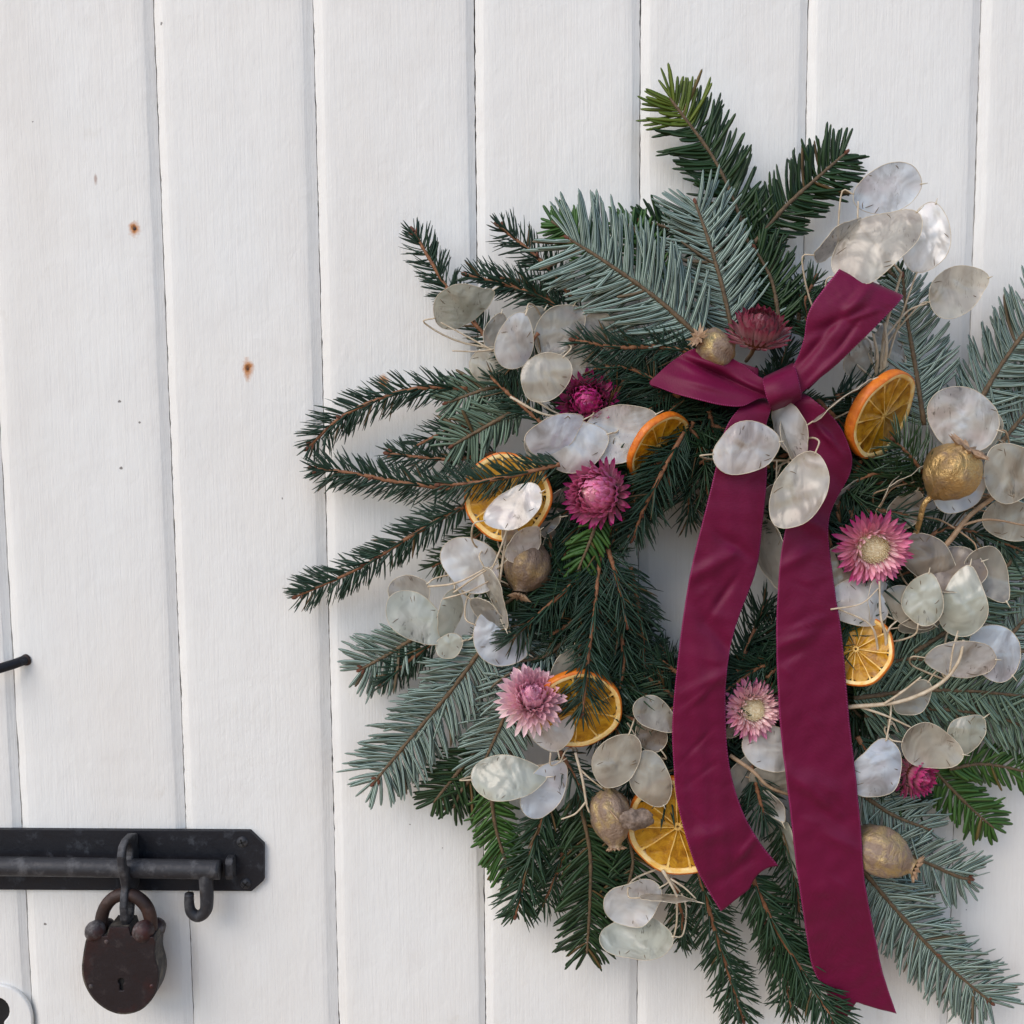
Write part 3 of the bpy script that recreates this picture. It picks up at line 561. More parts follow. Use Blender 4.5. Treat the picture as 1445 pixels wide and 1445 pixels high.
for k in range(64):   # short sprigs over the front of the ring so that its core stays hidden
    a = 2 * math.pi * (k + random.uniform(-.3, .3)) / 64; r0 = random.uniform(140, 250); a2 = a + random.choice([-1, 1]) * random.uniform(.3, .5); r1 = r0 + random.uniform(-25, 60)
    sprig('S', [(CX + r0 * math.cos(a), CY - r0 * math.sin(a), 4.6), (CX + r1 * math.cos(a2), CY - r1 * math.sin(a2), random.uniform(4.5, 5.1))], L=40, roll=random.uniform(-30, 30), buds=0, seed=1300 + k, mat=random.choice(['spruce', 'spruceb']))
SPR = [
 # top
 ('T', [(1075, 420, 3.2), (1052, 330, 2.8), (1012, 232, 2.4), (945, 138, 2.2)], dict(L=54, fresh=.16, buds=0, dens=1.15)),
 ('T', [(1062, 345, 2.9), (1110, 290, 2.6), (1160, 245, 2.4), (1192, 217, 2.3)], dict(L=52, dens=1.15)),
 ('T', [(1102, 470, 3.6), (1090, 400, 3.4), (1066, 352, 3.2)], dict(L=50, dens=1.1)),
 ('T', [(1010, 345, 2.4), (960, 326, 2.2), (905, 312, 2.0)], dict(L=36)),
 ('U', [(1036, 480, 4.2), (1018, 400, 4.0), (1000, 340, 3.8), (982, 288, 3.6)], dict(L=66, dens=1.15)),
 ('U', [(990, 478, 5.2), (925, 420, 5.2), (855, 370, 5.0), (803, 337, 4.8)], dict(L=82, dens=1.1, wid=5.4)),
 ('U', [(1060, 470, 3.4), (1075, 400, 3.0)], dict(L=50)),
 ('T', [(880, 420, 3.0), (830, 350, 2.6), (778, 312, 2.2)], dict(L=34, mat='yew', buds=0)),
 ('T', [(930, 400, 2.6), (900, 330, 2.4), (872, 312, 2.2)], dict(L=34, mat='yew', buds=0)),
 ('S', [(812, 425, 3.2), (760, 365, 2.8), (705, 320, 2.6)], dict(buds=4, L=34)),
 ('S', [(700, 492, 2.8), (640, 420, 2.5), (603, 360, 2.3), (584, 328, 2.2)], dict(buds=2, L=33, dens=1.1)),
 ('S', [(820, 450, 3.4), (740, 410, 3.0), (660, 388, 2.8)], dict(buds=1, L=34)),
 ('S', [(790, 440, 3.0), (745, 400, 2.6), (690, 392, 2.4)], dict(buds=0, L=32)),
 ('S', [(1000, 500, 5.2), (930, 490, 5.4), (870, 490, 5.4), (812, 480, 5.2)], dict(buds=3, L=36)),
 ('S', [(960, 560, 5.0), (890, 520, 5.2), (838, 520, 5.0)], dict(buds=0, L=40)),
 ('S', [(1150, 480, 3.6), (1135, 430, 3.2), (1150, 395, 3.0)], dict(buds=1, L=40, mat='spruceb')),
 ('U', [(1125, 470, 3.0), (1130, 420, 2.8)], dict(L=44)),
 # right top
 ('U', [(1304, 600, 4.0), (1292, 520, 3.8), (1280, 450, 3.4), (1274, 392, 3.2)], dict(L=62, lenprof=[1, 1, .9, .5], buds=1)),
 ('U', [(1360, 610, 3.0), (1400, 535, 2.8), (1445, 470, 2.6), (1490, 420, 2.4)], dict(L=62)),
 ('U', [(1400, 640, 2.8), (1450, 580, 2.4), (1500, 530, 2.2)], dict(L=66)),
 ('S', [(1320, 690, 4.2), (1285, 645, 5.4), (1262, 622, 6.2)], dict(L=54, mat='firg', buds=1, wid=4)),
 ('S', [(1300, 690, 4.4), (1245, 668, 5.0), (1205, 680, 4.8)], dict(L=46, mat='firg', buds=0, wid=4)),
 ('T', [(1270, 400, 2.6), (1245, 372, 2.4)], dict(L=26, buds=0)),
 # left
 ('S', [(660, 548, 3.2), (590, 548, 3.0), (530, 565, 2.8), (480, 590, 2.5), (436, 630, 2.2)], dict(buds=4, L=36, dens=1.1)),
 ('U', [(740, 540, 3.6), (690, 548, 3.4), (632, 568, 3.2)], dict(L=42, mat='firg')),
 ('U', [(735, 575, 4.0), (680, 605, 3.8), (640, 628, 3.6)], dict(L=46, mat='firg')),
 ('S', [(765, 598, 4.8), (725, 562, 4.6), (690, 530, 4.2)], dict(buds=0, L=36)),
 ('S', [(700, 640, 3.0), (640, 648, 2.8), (590, 645, 2.6), (550, 640, 2.4)], dict(buds=2, L=30)),
 ('S', [(690, 600, 2.8), (640, 605, 2.6), (585, 630, 2.4)], dict(buds=0, L=32)),
 ('S', [(790, 655, 6.4), (720, 672, 6.2), (660, 682, 5.6), (622, 684, 5.2)], dict(buds=2, L=36, dens=1.1)),
 ('S', [(640, 690, 3.6), (560, 680, 3.2), (500, 668, 2.8), (443, 661, 2.4)], dict(buds=3, L=35, dens=1.15)),
 ('S', [(655, 714, 4.4), (590, 750, 3.6), (510, 800, 2.8), (420, 841, 2.2)], dict(buds=4, L=35, dens=1.15)),
 ('S', [(700, 730, 3.0), (650, 775, 2.6), (610, 800, 2.2)], dict(buds=0, L=32, mat='firg')),
 ('U', [(590, 896, 2.8), (550, 922, 2.5), (510, 944, 2.2)], dict(L=52, lenprof=[1, 1, 1], buds=2, dens=1.1)),
 ('S', [(620, 900, 3.0), (580, 930, 2.7), (540, 965, 2.4)], dict(L=34, buds=1)),
 ('U', [(690, 900, 4.2), (640, 970, 3.8), (585, 1035, 3.4), (528, 1104, 3.0)], dict(L=60, dens=1.2, buds=2)),
 ('U', [(735, 940, 4.2), (712, 1010, 4.0), (682, 1078, 3.6)], dict(L=58, dens=1.15)),
 ('U', [(800, 900, 4.4), (770, 925, 4.2), (720, 935, 4.0)], dict(L=56, dens=1.1)),
 ('U', [(850, 930, 4.4), (855, 975, 4.6), (850, 1000, 4.6)], dict(L=46)),
 ('T', [(690, 1040, 3.2), (650, 1085, 2.8), (612, 1132, 2.5)], dict(L=42, mat='firg', buds=0)),
 ('T', [(690, 1075, 3.0), (655, 1110, 2.7), (640, 1140, 2.4)], dict(L=44, buds=0)),
 # bottom left
 ('T', [(692, 1110, 3.4), (700, 1170, 3.0), (722, 1240, 2.6)], dict(L=40, mat='yew', buds=0, dens=1.1)),
 ('S', [(775, 1130, 4.0), (750, 1200, 3.6), (728, 1290, 3.0)], dict(L=46, mat='spruceb', buds=1, wid=4.2)),
 ('S', [(800, 1150, 3.6), (790, 1220, 3.0), (765, 1280, 2.6)], dict(L=42, mat='spruceb', buds=0)),
 ('T', [(815, 1120, 4.2), (832, 1200, 3.8), (832, 1280, 3.4), (828, 1345, 3.0)], dict(L=52, dens=1.25, buds=0)),
 ('T', [(880, 1160, 3.6), (893, 1215, 3.6), (880, 1270, 3.4)], dict(L=46, buds=0)),
 ('T', [(850, 1140, 3.2), (865, 1220, 2.8), (850, 1290, 2.4)], dict(L=46, buds=0)),
 # inner left
 ('S', [(965, 610, 5.4), (935, 665, 6.2), (908, 720, 6.2), (893, 758, 6.0)], dict(L=46, buds=3, dens=1.1)),
 ('S', [(845, 790, 5.0), (790, 840, 5.4), (745, 880, 5.4), (718, 906, 5.2)], dict(L=42, buds=0, dens=1.1)),
 ('S', [(848, 770, 5.2), (840, 850, 5.8), (830, 930, 6.4), (822, 1005, 6.6)], dict(L=46, buds=1, dens=1.1)),
 ('S', [(858, 775, 5.4), (873, 825, 5.6), (884, 880, 5.4)], dict(L=44, buds=1, dens=1.1)),
 ('S', [(870, 850, 4.6), (880, 930, 5.0), (872, 985, 5.0)], dict(L=42, buds=1)),
 ('S', [(890, 800, 4.4), (905, 880, 4.4), (910, 950, 4.4)], dict(L=42, buds=0)),
 ('Y', [(848, 720, 5.4), (832, 765, 5.8), (815, 806, 5.6)], dict(L=34, mat='yew', buds=0)),
 ('S', [(800, 690, 4.6), (770, 700, 4.8), (735, 720, 4.6)], dict(L=34, buds=0)),
 ('S', [(930, 560, 4.0), (985, 620, 4.6), (1000, 700, 4.6)], dict(L=44, buds=0, mat='spruceb')),
 ('S', [(990, 600, 4.0), (975, 680, 4.0), (972, 735, 3.6)], dict(L=40, buds=0)),
 ('S', [(880, 930, 4.0), (920, 945, 4.2), (950, 990, 4.2)], dict(L=44, buds=0)),
 ('S', [(1035, 960, 4.0), (1060, 900, 3.8), (1082, 845, 3.6)], dict(L=44, buds=0)),
 ('S', [(1060, 1000, 3.6), (1080, 930, 3.4), (1092, 870, 3.2)], dict(L=44, buds=0)),
 # right
 ('U', [(1290, 920, 4.0), (1350, 880, 3.6), (1405, 820, 3.4), (1452, 755, 3.0)], dict(L=56, mat='firg', dens=1.1)),
 ('U', [(1360, 720, 3.2), (1420, 690, 3.0), (1490, 660, 2.6)], dict(L=50)),
 ('S', [(1290, 770, 3.6), (1340, 745, 3.6), (1400, 760, 3.4), (1450, 780, 3.0)], dict(L=42, buds=0)),
 ('U', [(1205, 985, 4.4), (1290, 975, 4.2), (1370, 975, 3.8), (1470, 985, 3.2)], dict(L=52, mat='firg', dens=1.1)),
 ('U', [(1220, 1010, 4.0), (1300, 1000, 3.8), (1400, 1010, 3.4), (1480, 1040, 2.8)], dict(L=56, dens=1.1, mat='firg')),
 ('U', [(1215, 950, 4.2), (1280, 930, 4.0), (1340, 940, 3.8)], dict(L=48, mat='firg')),
 ('U', [(1400, 930, 3.0), (1440, 880, 2.8), (1480, 840, 2.6)], dict(L=50)),
 ('Y', [(1340, 1085, 3.2), (1390, 1078, 3.0), (1462, 1092, 2.6)], dict(L=38, buds=0, dens=1.15)),
 ('Y', [(1305, 1072, 3.0), (1340, 1110, 2.8), (1372, 1142, 2.6), (1402, 1168, 2.4)], dict(L=42, buds=0, dens=1.2)),
 ('T', [(1230, 1080, 3.2), (1270, 1105, 3.0), (1300, 1130, 2.6)], dict(L=46, mat='firg', buds=0)),
 # bottom right
 ('U', [(1215, 1120, 3.6), (1260, 1150, 3.4), (1310, 1170, 3.0)], dict(L=56)),
 ('U', [(1230, 1190, 3.6), (1290, 1210, 3.2), (1350, 1236, 2.8), (1368, 1240, 2.6)], dict(L=52, buds=2)),
 ('U', [(1215, 1225, 4.2), (1270, 1290, 3.6), (1335, 1360, 3.0), (1398, 1414, 2.6)], dict(L=62, dens=1.25, buds=3)),
 ('S', [(985, 1225, 4.2), (1005, 1300, 3.6), (1030, 1380, 3.0), (1048, 1438, 2.6)], dict(L=44, mat='spruceb', buds=2, dens=1.1)),
 ('S', [(1060, 1235, 4.2), (1095, 1310, 3.8), (1135, 1375, 3.6), (1180, 1446, 4.8)], dict(L=46, mat='spruceb', buds=2, dens=1.15, wid=4.2)),
 ('S', [(1080, 1300, 3.0), (1105, 1370, 2.6), (1118, 1428, 2.4)], dict(L=38, mat='spruceb', buds=1)),
 ('S', [(950, 1240, 3.4), (962, 1290, 3.0), (963, 1335, 2.6)], dict(L=32, mat='spruceb', buds=0)),
 ('S', [(1100, 1160, 3.6), (1120, 1230, 3.2), (1128, 1290, 3.0)], dict(L=40, mat='spruceb', buds=0)),
]
for kd, pts, kw in SPR: sprig(kd, pts, **kw)
for kd, x0, y0, x1, y1 in (('S', 760, 470, 720, 520), ('S', 870, 560, 790, 570), ('S', 1180, 560, 1240, 540), ('S', 1240, 720, 1300, 730), ('S', 960, 1080, 930, 1150), ('S', 1060, 1080, 1080, 1160), ('S', 900, 700, 860, 760), ('S', 790, 1060, 830, 1130), ('T', 860, 590, 800, 560), ('T', 760, 820, 700, 860), ('S', 1150, 560, 1200, 610), ('S', 1215, 650, 1180, 720), ('S', 1200, 720, 1215, 800), ('S', 1190, 830, 1170, 900), ('T', 1210, 860, 1200, 960), ('S', 880, 700, 850, 780), ('S', 820, 740, 790, 800), ('S', 870, 590, 930, 640), ('S', 940, 560, 890, 600), ('S', 1000, 580, 1020, 660), ('S', 930, 960, 900, 1020), ('S', 860, 1010, 900, 1080), ('S', 1210, 1040, 1250, 1110), ('S', 820, 870, 770, 900)):
    sprig(kd, [(x0, y0, 4.6), (x1, y1, 4.5)], L=44, buds=0)

# ------------------------------------------------------------------ orientation of flat discs
def frame(a, b, ang, sgn, ratio):
    A = R(ang); e1 = np.array([math.cos(A), 0, math.sin(A)]); perp = np.array([-math.sin(A), 0, math.cos(A)])
    bt = max(b, ratio * a); tau = math.acos(min(1, b / bt)); e2 = math.cos(tau) * perp + sgn * math.sin(tau) * np.array([0, -1.0, 0])
    e3 = np.cross(e1, e2)
    if e3[1] > 0: e3 = -e3
    return e1, e2, e3, bt

# ------------------------------------------------------------------ dried orange slices
def orange(cx, cy, d, a, b, ang, sgn, th, ph, label, nseg=10):
    c = P(cx, cy, d / 100); e1, e2, e3, bt = frame(a, b, ang, sgn, 1.0); m = mpp(d / 100); Rr = a * m; h = th * m / 2
    root = empty('orange_slice', c, label, 'orange slice', 'dried orange slices in the wreath')
    r = np.random.default_rng(int(cx)); f1 = r.uniform(0, 6); f2 = r.uniform(0, 6)
    def wob(t): return 1 + .018 * math.sin(3 * t + f1) + .012 * math.sin(7 * t + f2)
    def warp(t): return .09 * Rr * math.sin(2 * t + f1) * .5
    def pt(rad, t, z): return c + (e1 * math.cos(t) + e2 * math.sin(t)) * rad * Rr * wob(t) + e3 * (z + warp(t) * rad * rad)
    n = 64
    def lathe(prof, mat, name, parent):
        V = [pt(q, 2 * math.pi * k / n, z) for q, z in prof for k in range(n)]
        F = [(i * n + k, i * n + (k + 1) % n, (i + 1) * n + (k + 1) % n, (i + 1) * n + k) for i in range(len(prof) - 1) for k in range(n)]
        return mesh(name, V, F, mat, parent)
    lathe([(.955, h), (.985, h * .92), (1.0, h * .55), (1.0, -h * .55), (.985, -h * .92), (.955, -h)], M['rind'], 'rind', root)
    lathe([(.86, -h * .72), (.86, h * .72), (.875, h * .93), (.90, h * 1.01), (.957, h * .995)], M['pith'], 'pith', root)
    lathe([(.957, -h * .995), (.90, -h * 1.01), (.86, -h * .72)], M['pith'], 'pith', root)
    cuts = np.cumsum(r.uniform(.75, 1.25, nseg)); cuts = cuts / cuts[-1] * 2 * math.pi + ph
    for k in range(nseg):
        t0 = cuts[k - 1] - (2 * math.pi if k == 0 else 0); t1 = cuts[k]; V = []; nu, nv = 7, 6
        for sgz in (1, -1):
            for j in range(nv):
                rad = .085 + (.875 - .085) * j / (nv - 1)
                g = .016 / max(rad, .07)
                for i in range(nu):
                    u = i / (nu - 1); t = t0 + g + (t1 - t0 - 2 * g) * u if t1 - t0 > 2 * g else (t0 + t1) / 2
                    edge = min(1, 3.2 * min(u, 1 - u)) * min(1, 3.0 * (1 - j / (nv - 1)) + .25)
                    rd = rad * (1 - .10 * (abs(u - .5) * 2) ** 3 * (j / (nv - 1)) ** 6)
                    V.append(pt(rd, t, sgz * h * (.80 - .30 * edge + .16 * r.normal() * (edge > .3))))
        F = []
        for s in range(2):
            o = s * nu * nv
            for j in range(nv - 1):
                for i in range(nu - 1):
                    q = (o + j * nu + i, o + j * nu + i + 1, o + (j + 1) * nu + i + 1, o + (j + 1) * nu + i); F.append(q if s == 0 else q[::-1])
        mesh('segment', V, F, M['flesh'], root)
    pc = []
    for t in cuts:
        q = []; w = .026
        for rad in (.03, .3, .6, .87):
            for s in (-1, 1):
                for z in (-.86, .86): q.append(pt(rad, t + s * w * (1.9 if rad > .8 else 1) / 2 / max(rad, .09) + .02 * math.sin(rad * 9 + t * 5), z * h * (1 - .15 * math.sin(rad * 3.3))))
        F = []
        for i in range(3):
            o = i * 4; F += [(o + 1, o + 3, o + 7, o + 5), (o, o + 4, o + 6, o + 2), (o, o + 1, o + 5, o + 4), (o + 2, o + 6, o + 7, o + 3)]
        pc.append((q, F))
    mesh('membrane', *join(pc), M['web'], root, smooth=False)
    V = [pt(rd, 2 * math.pi * k / 14, z * h) for rd, z in ((.035, -.7), (.035, .7), (.075, .72), (.09, .55), (.09, -.55)) for k in range(14)]
    mesh('core', V, [(i * 14 + k, i * 14 + (k + 1) % 14, (i + 1) * 14 + (k + 1) % 14, (i + 1) * 14 + k) for i in range(4) for k in range(14)], M['web'], root)
orange(716, 701, 5.2, 64, 63, 80, -1, 8, .3, 'dried orange slice crossed by a spruce sprig, beside a white pod')
orange(926, 628, 5.2, 55, 31, 46, 1, 11, .8, 'dried orange slice seen slantwise, tucked beside three overlapping pearly pods')
orange(1243, 585, 5.6, 66, 48, 57, 1, 16, .5, 'tilted dried orange slice with bright rind beside the bow knot, under the raised loop')
orange(1208, 916, 5.4, 53, 46, 60, -1, 12, .2, 'dried orange slice half behind the longer ribbon tail under pod stalks')
orange(814, 1001, 5.7, 66, 62, 20, 1, 13, .1, 'dried orange slice under hanging spruce needles beside a pale pink flower')
orange(957, 1165, 4.9, 76, 74, 110, -1, 13, .55, 'large dried orange slice half behind the shorter ribbon tail')

# ------------------------------------------------------------------ strawflowers
def petal_mesh(w, cup, curl, tipw):
    V = []; uv = []; F = []; nx = 6
    for i in range(nx + 1):
        x = i / nx; wd = w * (math.sin(math.pi * min(1, (x * .72 + .14))) ** .8) * (1 if x < .8 else (1 - ((x - .8) / .2) ** 1.6 * (1 - tipw)))
        for j in (-1, 0, 1): V.append((x, j * wd / 2, curl * x * x + cup * wd * (abs(j)) * .9))
    for i in range(nx):
        for j in range(2):
            a = i * 3 + j; F.append((a, a + 3, a + 4, a + 1)); uv += [(i / nx, j / 2), ((i + 1) / nx, j / 2), ((i + 1) / nx, (j + 1) / 2), (i / nx, (j + 1) / 2)]
    me = bpy.data.meshes.new('petal'); me.from_pydata(V, [], F); l = me.uv_layers.new(name='UVMap'); l.data.foreach_set('uv', np.array(uv, np.float32).ravel())
    me.polygons.foreach_set('use_smooth', [True] * len(F)); me.materials.append(M['petal']); return me
PET = [petal_mesh(.21, .35, .10, .05), petal_mesh(.22, .5, .22, .05), petal_mesh(.32, .6, .36, .08), petal_mesh(.42, .7, .55, .1)]
def flower(cx, cy, d, rad, face, tip, mid, inner, label, rings, disc, el0, el1, cat='flower'):
    """face: direction the flower looks (x right, y up, z towards viewer)"""
    f = nrm(np.array([face[0], -face[2], face[1]], float)); c = P(cx, cy, d / 100); m = mpp(d / 100); Rr = rad * m
    root = empty('strawflower', c - f * Rr * .3, label, cat, 'strawflowers in the wreath')
    q = Vector(f).to_track_quat('Z', 'Y').to_matrix().to_4x4(); base = Matrix.Translation(Vector(c)) @ q
    r = random.Random(int(cx * 3 + cy))
    def put(mt, me, cc): o = inst('petal', me, root, mt); o.color = (*np.clip(np.array(cc) * r.uniform(.82, 1.15), 0, 1), 1)
    def pal(t):
        cA, cB = (np.array(tip), np.array(mid)) if t < .5 else (np.array(mid), np.array(inner)); tt = t * 2 if t < .5 else t * 2 - 1
        return cA * (1 - tt) + cB * tt
    if disc > .15:
        for k in range(rings):
            t = k / max(1, rings - 1); n = int(27 - 8 * t); ln = Rr * (1 - disc) * (1 - .42 * t); el = el0 + (el1 - el0) * t
            for j in range(n):
                az = 2 * math.pi * (j + .5 * (k % 2) + r.uniform(-.3, .3)) / n; e = R(el + r.uniform(-13, 13)); s = ln * r.uniform(.78, 1.10)
                put(base @ Matrix.Rotation(az, 4, 'Z') @ Matrix.Translation((disc * 1.02 * Rr, 0, (t * .10 - .10) * Rr)) @ Matrix.Rotation(-e, 4, 'Y') @ Matrix.Rotation(R(r.uniform(-18, 18)), 4, 'X') @ Matrix.Scale(s, 4), PET[0 if t < .5 else 1], pal(t))
    else:
        rs = disc * Rr * 5.6                                 # bracts hug a small globe; el0 opens the outer ones, el1 loosens the inner ones
        for k in range(rings):
            t = k / (rings - 1); th = R(112 - 92 * t); n = max(5, int(26 * math.sin(th) ** .8))
            for j in range(n):
                az = 2 * math.pi * (j + .5 * (k % 2) + r.uniform(-.25, .25)) / n
                open_ = el0 * (1 - t) ** 1.6 + el1 * (.35 + .65 * (1 - t)) + r.uniform(-7, 7)
                e = 90 - (math.degrees(th) - 90) * -1 - open_      # tangent towards the pole, leaned outwards
                e = R(min(168, max(-60, (180 - math.degrees(th)) - open_)))
                ln = Rr * (.72 - .26 * t) * r.uniform(.85, 1.1)
                put(base @ Matrix.Rotation(az, 4, 'Z') @ Matrix.Translation((rs * math.sin(th), 0, rs * math.cos(th))) @ Matrix.Rotation(-e, 4, 'Y') @ Matrix.Rotation(R(r.uniform(-10, 10)), 4, 'X') @ Matrix.Scale(ln, 4), PET[1 if t < .2 else (2 if t < .55 else 3)], pal(t))
    # receptacle and disc florets
    V, F = blob((0, 0, 0), *((disc * 1.1 * Rr, disc * 1.1 * Rr, .16 * Rr) if disc > .15 else (disc * 5.2 * Rr,) * 3), 20, 8)
    V = np.array([np.array(base @ Vector(v)) for v in V]); mesh('disc' if disc > .15 else 'receptacle', V, F, M['disc'] if disc > .15 else M['bud'], root)
    if disc > .15:
        pc = []
        for j in range(150):
            rr = disc * .98 * Rr * math.sqrt((j + .5) / 150); a = j * 2.39996; hgt = .17 * Rr * (1 + .25 * r.random()) * (.75 + .45 * (rr / (disc * Rr)) ** 2); w = disc * Rr * .085
            x, y = rr * math.cos(a), rr * math.sin(a); v = [(x - w, y - w, .05 * Rr), (x + w, y - w, .05 * Rr), (x, y + w, .05 * Rr), (x + w * r.uniform(-.5, .5), y + w * r.uniform(-.5, .5), .07 * Rr + hgt * .8)]
            pc.append(([np.array(base @ Vector(p)) for p in v], [(0, 1, 3), (1, 2, 3), (2, 0, 3)]))
        tag(mesh('florets', *join(pc), M['disc'], root, smooth=False), kind='stuff')
    back = c - f * Rr * .2; V, F = tube(cr([back, back - f * .008 + np.array([0, .006, 0]), back - f * .012 + np.array([0, .016, 0])], 8), .0011, 7); mesh('stalk', V, F, M['stemd'], root)
MAG = (.42, .02, .14); PNK = (.74, .20, .32); PAL = (.86, .48, .52); CRE = (.88, .62, .55); CRI = (.27, .014, .055); DMG = (.30, .008, .10)
flower(1070, 472, 5.6, 42, (.02, .80, .62), (.30, .035, .08), (.16, .005, .026), (.34, .045, .045), 'closed crimson strawflower above the bow knot beside a gold capsule', 10, .105, 52, -2)
flower(828, 566, 4.6, 44, (-.15, .1, 1), (.40, .006, .15), (.60, .03, .25), (.84, .34, .46), 'magenta strawflower peeping out above the overlapping pearly pods', 11, .09, 30, 18)
flower(846, 696, 6.0, 50, (-.45, .10, .85), (.46, .012, .19), (.84, .26, .46), (.95, .70, .55), 'deep pink strawflower below the overlapping pods beside a slanted orange slice', 11, .10, 28, 14)
flower(750, 988, 6.2, 50, (.05, .62, .80), (.92, .70, .70), (.84, .42, .54), (.78, .30, .46), 'pale pink strawflower with closed heart beside a dried orange slice', 11, .065, 62, 40)
flower(1232, 773, 6.2, 60, (-.02, -.22, 1), (.48, .012, .18), (.86, .27, .43), (.96, .64, .68), 'wide open pink strawflower with cream centre and magenta rim', 8, .36, 2, 66)
flower(1062, 1001, 5.4, 48, (.20, .10, 1), (.66, .16, .34), (.88, .50, .54), (.92, .72, .70), 'pale pink open strawflower with cream centre between the ribbon tails', 8, .34, 0, 64)
flower(1289, 1091, 4.6, 36, (.45, -.1, .8), (.34, .008, .11), (.44, .015, .14), (.55, .06, .20), 'small dark magenta strawflower half behind a bluish pearly pod', 8, .07, 45, 35)

# ------------------------------------------------------------------ poppy seed heads
def poppy(cx, cy, d, rad, axis, matn, label, ln=1.15, stem=None, crown_r=.42, onion=True, name='poppy_seed_head', cat='seed head'):
    f = nrm(np.array([axis[0], -axis[2], axis[1]], float)); c = P(cx, cy, d / 100); m = mpp(d / 100); Rr = rad * m
    q = Vector(f).to_track_quat('Z', 'Y').to_matrix().to_4x4(); base = Matrix.Translation(Vector(c)) @ q
    root = empty(name, c - f * Rr * ln, label, cat, 'dried poppy seed heads in the wreath')
    prof = [(-1.0, .18), (-.93, .30), (-.8, .50), (-.55, .76), (-.2, .95), (.12, 1.0), (.45, .93), (.72, .76), (.9, .58), (1.0, .40)]
    if onion: prof = [(-1.0, .16), (-.94, .34), (-.8, .62), (-.55, .88), (-.22, 1.0), (.12, .97), (.42, .82), (.66, .60), (.82, .40), (.93, .30), (1.0, .36)]
    pr = cr([(z, r, 0) for z, r in prof], 22); n = 36; V = []
    for z, r, _ in pr:
        for k in range(n):
            t = 2 * math.pi * k / n; rib = 1 + (.045 * math.cos(8 * t + .3 * math.sin(2 * z)) + .03 * math.cos(3 * t + cx)) * (1 - z * z * .5)
            V.append((Rr * r * rib * math.cos(t), Rr * r * rib * math.sin(t), Rr * ln * z))
    V = np.array(V); V = V * (1 + .09 * smooth_noise(V, 1.6 / Rr, int(cx), 3))[:, None]
    V = np.array([np.array(base @ Vector(v)) for v in V]); F = [(i * n + k, i * n + (k + 1) % n, (i + 1) * n + (k + 1) % n, (i + 1) * n + k) for i in range(21) for k in range(n)]
    mesh('capsule', V, F, M[matn], root)
    pc = []; nr = 11; r = random.Random(int(cx))
    for k in range(nr):
        a = 2 * math.pi * (k + r.uniform(-.2, .2)) / nr; cr_ = crown_r * Rr * r.uniform(.9, 1.25); w = .11 * Rr; zt = Rr * ln * 1.0
        ca, sa = math.cos(a), math.sin(a); 
        def q3(x, y, z): return np.array(base @ Vector((ca * x - sa * y, sa * x + ca * y, z)))
        pc.append(([q3(0, 0, zt + .10 * Rr), q3(cr_ * .6, -w, zt + .05 * Rr), q3(cr_ * .6, w, zt + .05 * Rr), q3(cr_ * 1.15, 0, zt + .16 * Rr), q3(cr_ * .6, 0, zt + .17 * Rr), q3(cr_ * .5, 0, zt - .06 * Rr)], [(0, 1, 4), (0, 4, 2), (1, 3, 4), (4, 3, 2), (1, 5, 3), (5, 2, 3), (0, 5, 1), (0, 2, 5)]))
    mesh('crown', *join(pc), M['crown'], root, smooth=False)
    b0 = c - f * Rr * ln * .98
    pts = stem if stem is not None else [b0 - f * .004, b0 - f * .012 + np.array([0, .008, 0]), b0 - f * .016 + np.array([0, .016, 0])]
    if stem is not None: pts = [P(*s[:2], s[2] / 100) for s in stem]
    path = cr([b0 + f * Rr * .08] + list(pts), 14)
    V1 = tube(path, .10 * Rr + np.zeros(14), 10)
    col = tube([b0 - f * .10 * Rr, b0 - f * .02 * Rr, b0 + f * .08 * Rr], [.17 * Rr, .24 * Rr, .16 * Rr], 14)
    st_ = mesh('stem', *V1, M[matn], root); mesh('collar', *col, M[matn], st_)
poppy(1341, 668, 6.2, 40, (.36, .62, .25), 'gold', 'large gold painted poppy seed head with stem beside the brown-blotched pod', 1.0, [(1304, 712, 5.6), (1297, 738, 5.0), (1288, 765, 4.2)], .72, False)
poppy(744, 802, 5.0, 34, (-.25, -.75, .35), 'brown', 'dull brown poppy seed head below the dried orange slice and white pod', 1.2)
poppy(862, 1152, 5.2, 30, (.12, -.9, .25), 'goldw', 'tan and gold poppy seed head beside the large orange slice', 1.42)
poppy(1246, 1203, 5.0, 36, (.85, -.35, .3), 'goldw', 'gold poppy seed head emerging from behind the longer ribbon tail', 1.3, None, .5)
poppy(1008, 492, 5.6, 27, (-.72, .42, .45), 'goldw', 'gold poppy seed head with starry crown behind the pointed bow loop', 1.2, None, .62)
br = empty('dry_bract', P(898, 1156, .066), 'small crumpled brown dried bract lying over the tan seed head', 'dried leaf')
cb = P(898, 1156, .066); V, F = blob((0, 0, 0), 27 * mpp(.066), .003, 15 * mpp(.066), 24, 14, .16, 5)
V = np.array(V); V = V + .0012 * np.stack([smooth_noise(V, 420, 4), smooth_noise(V, 420, 5), smooth_noise(V, 420, 6)], 1)
Rz = np.array(Matrix.Rotation(R(-6), 3, 'Y')); mesh('blade', V @ Rz.T + cb, F, M['bract'], br)
V, F = tube(cr([cb + np.array([-.009, 0, -.001]), cb + np.array([-.014, .004, .004]), cb + np.array([-.018, .012, .006])], 8), .0005, 6); mesh('stalk', V, F, M['stemd'], br)

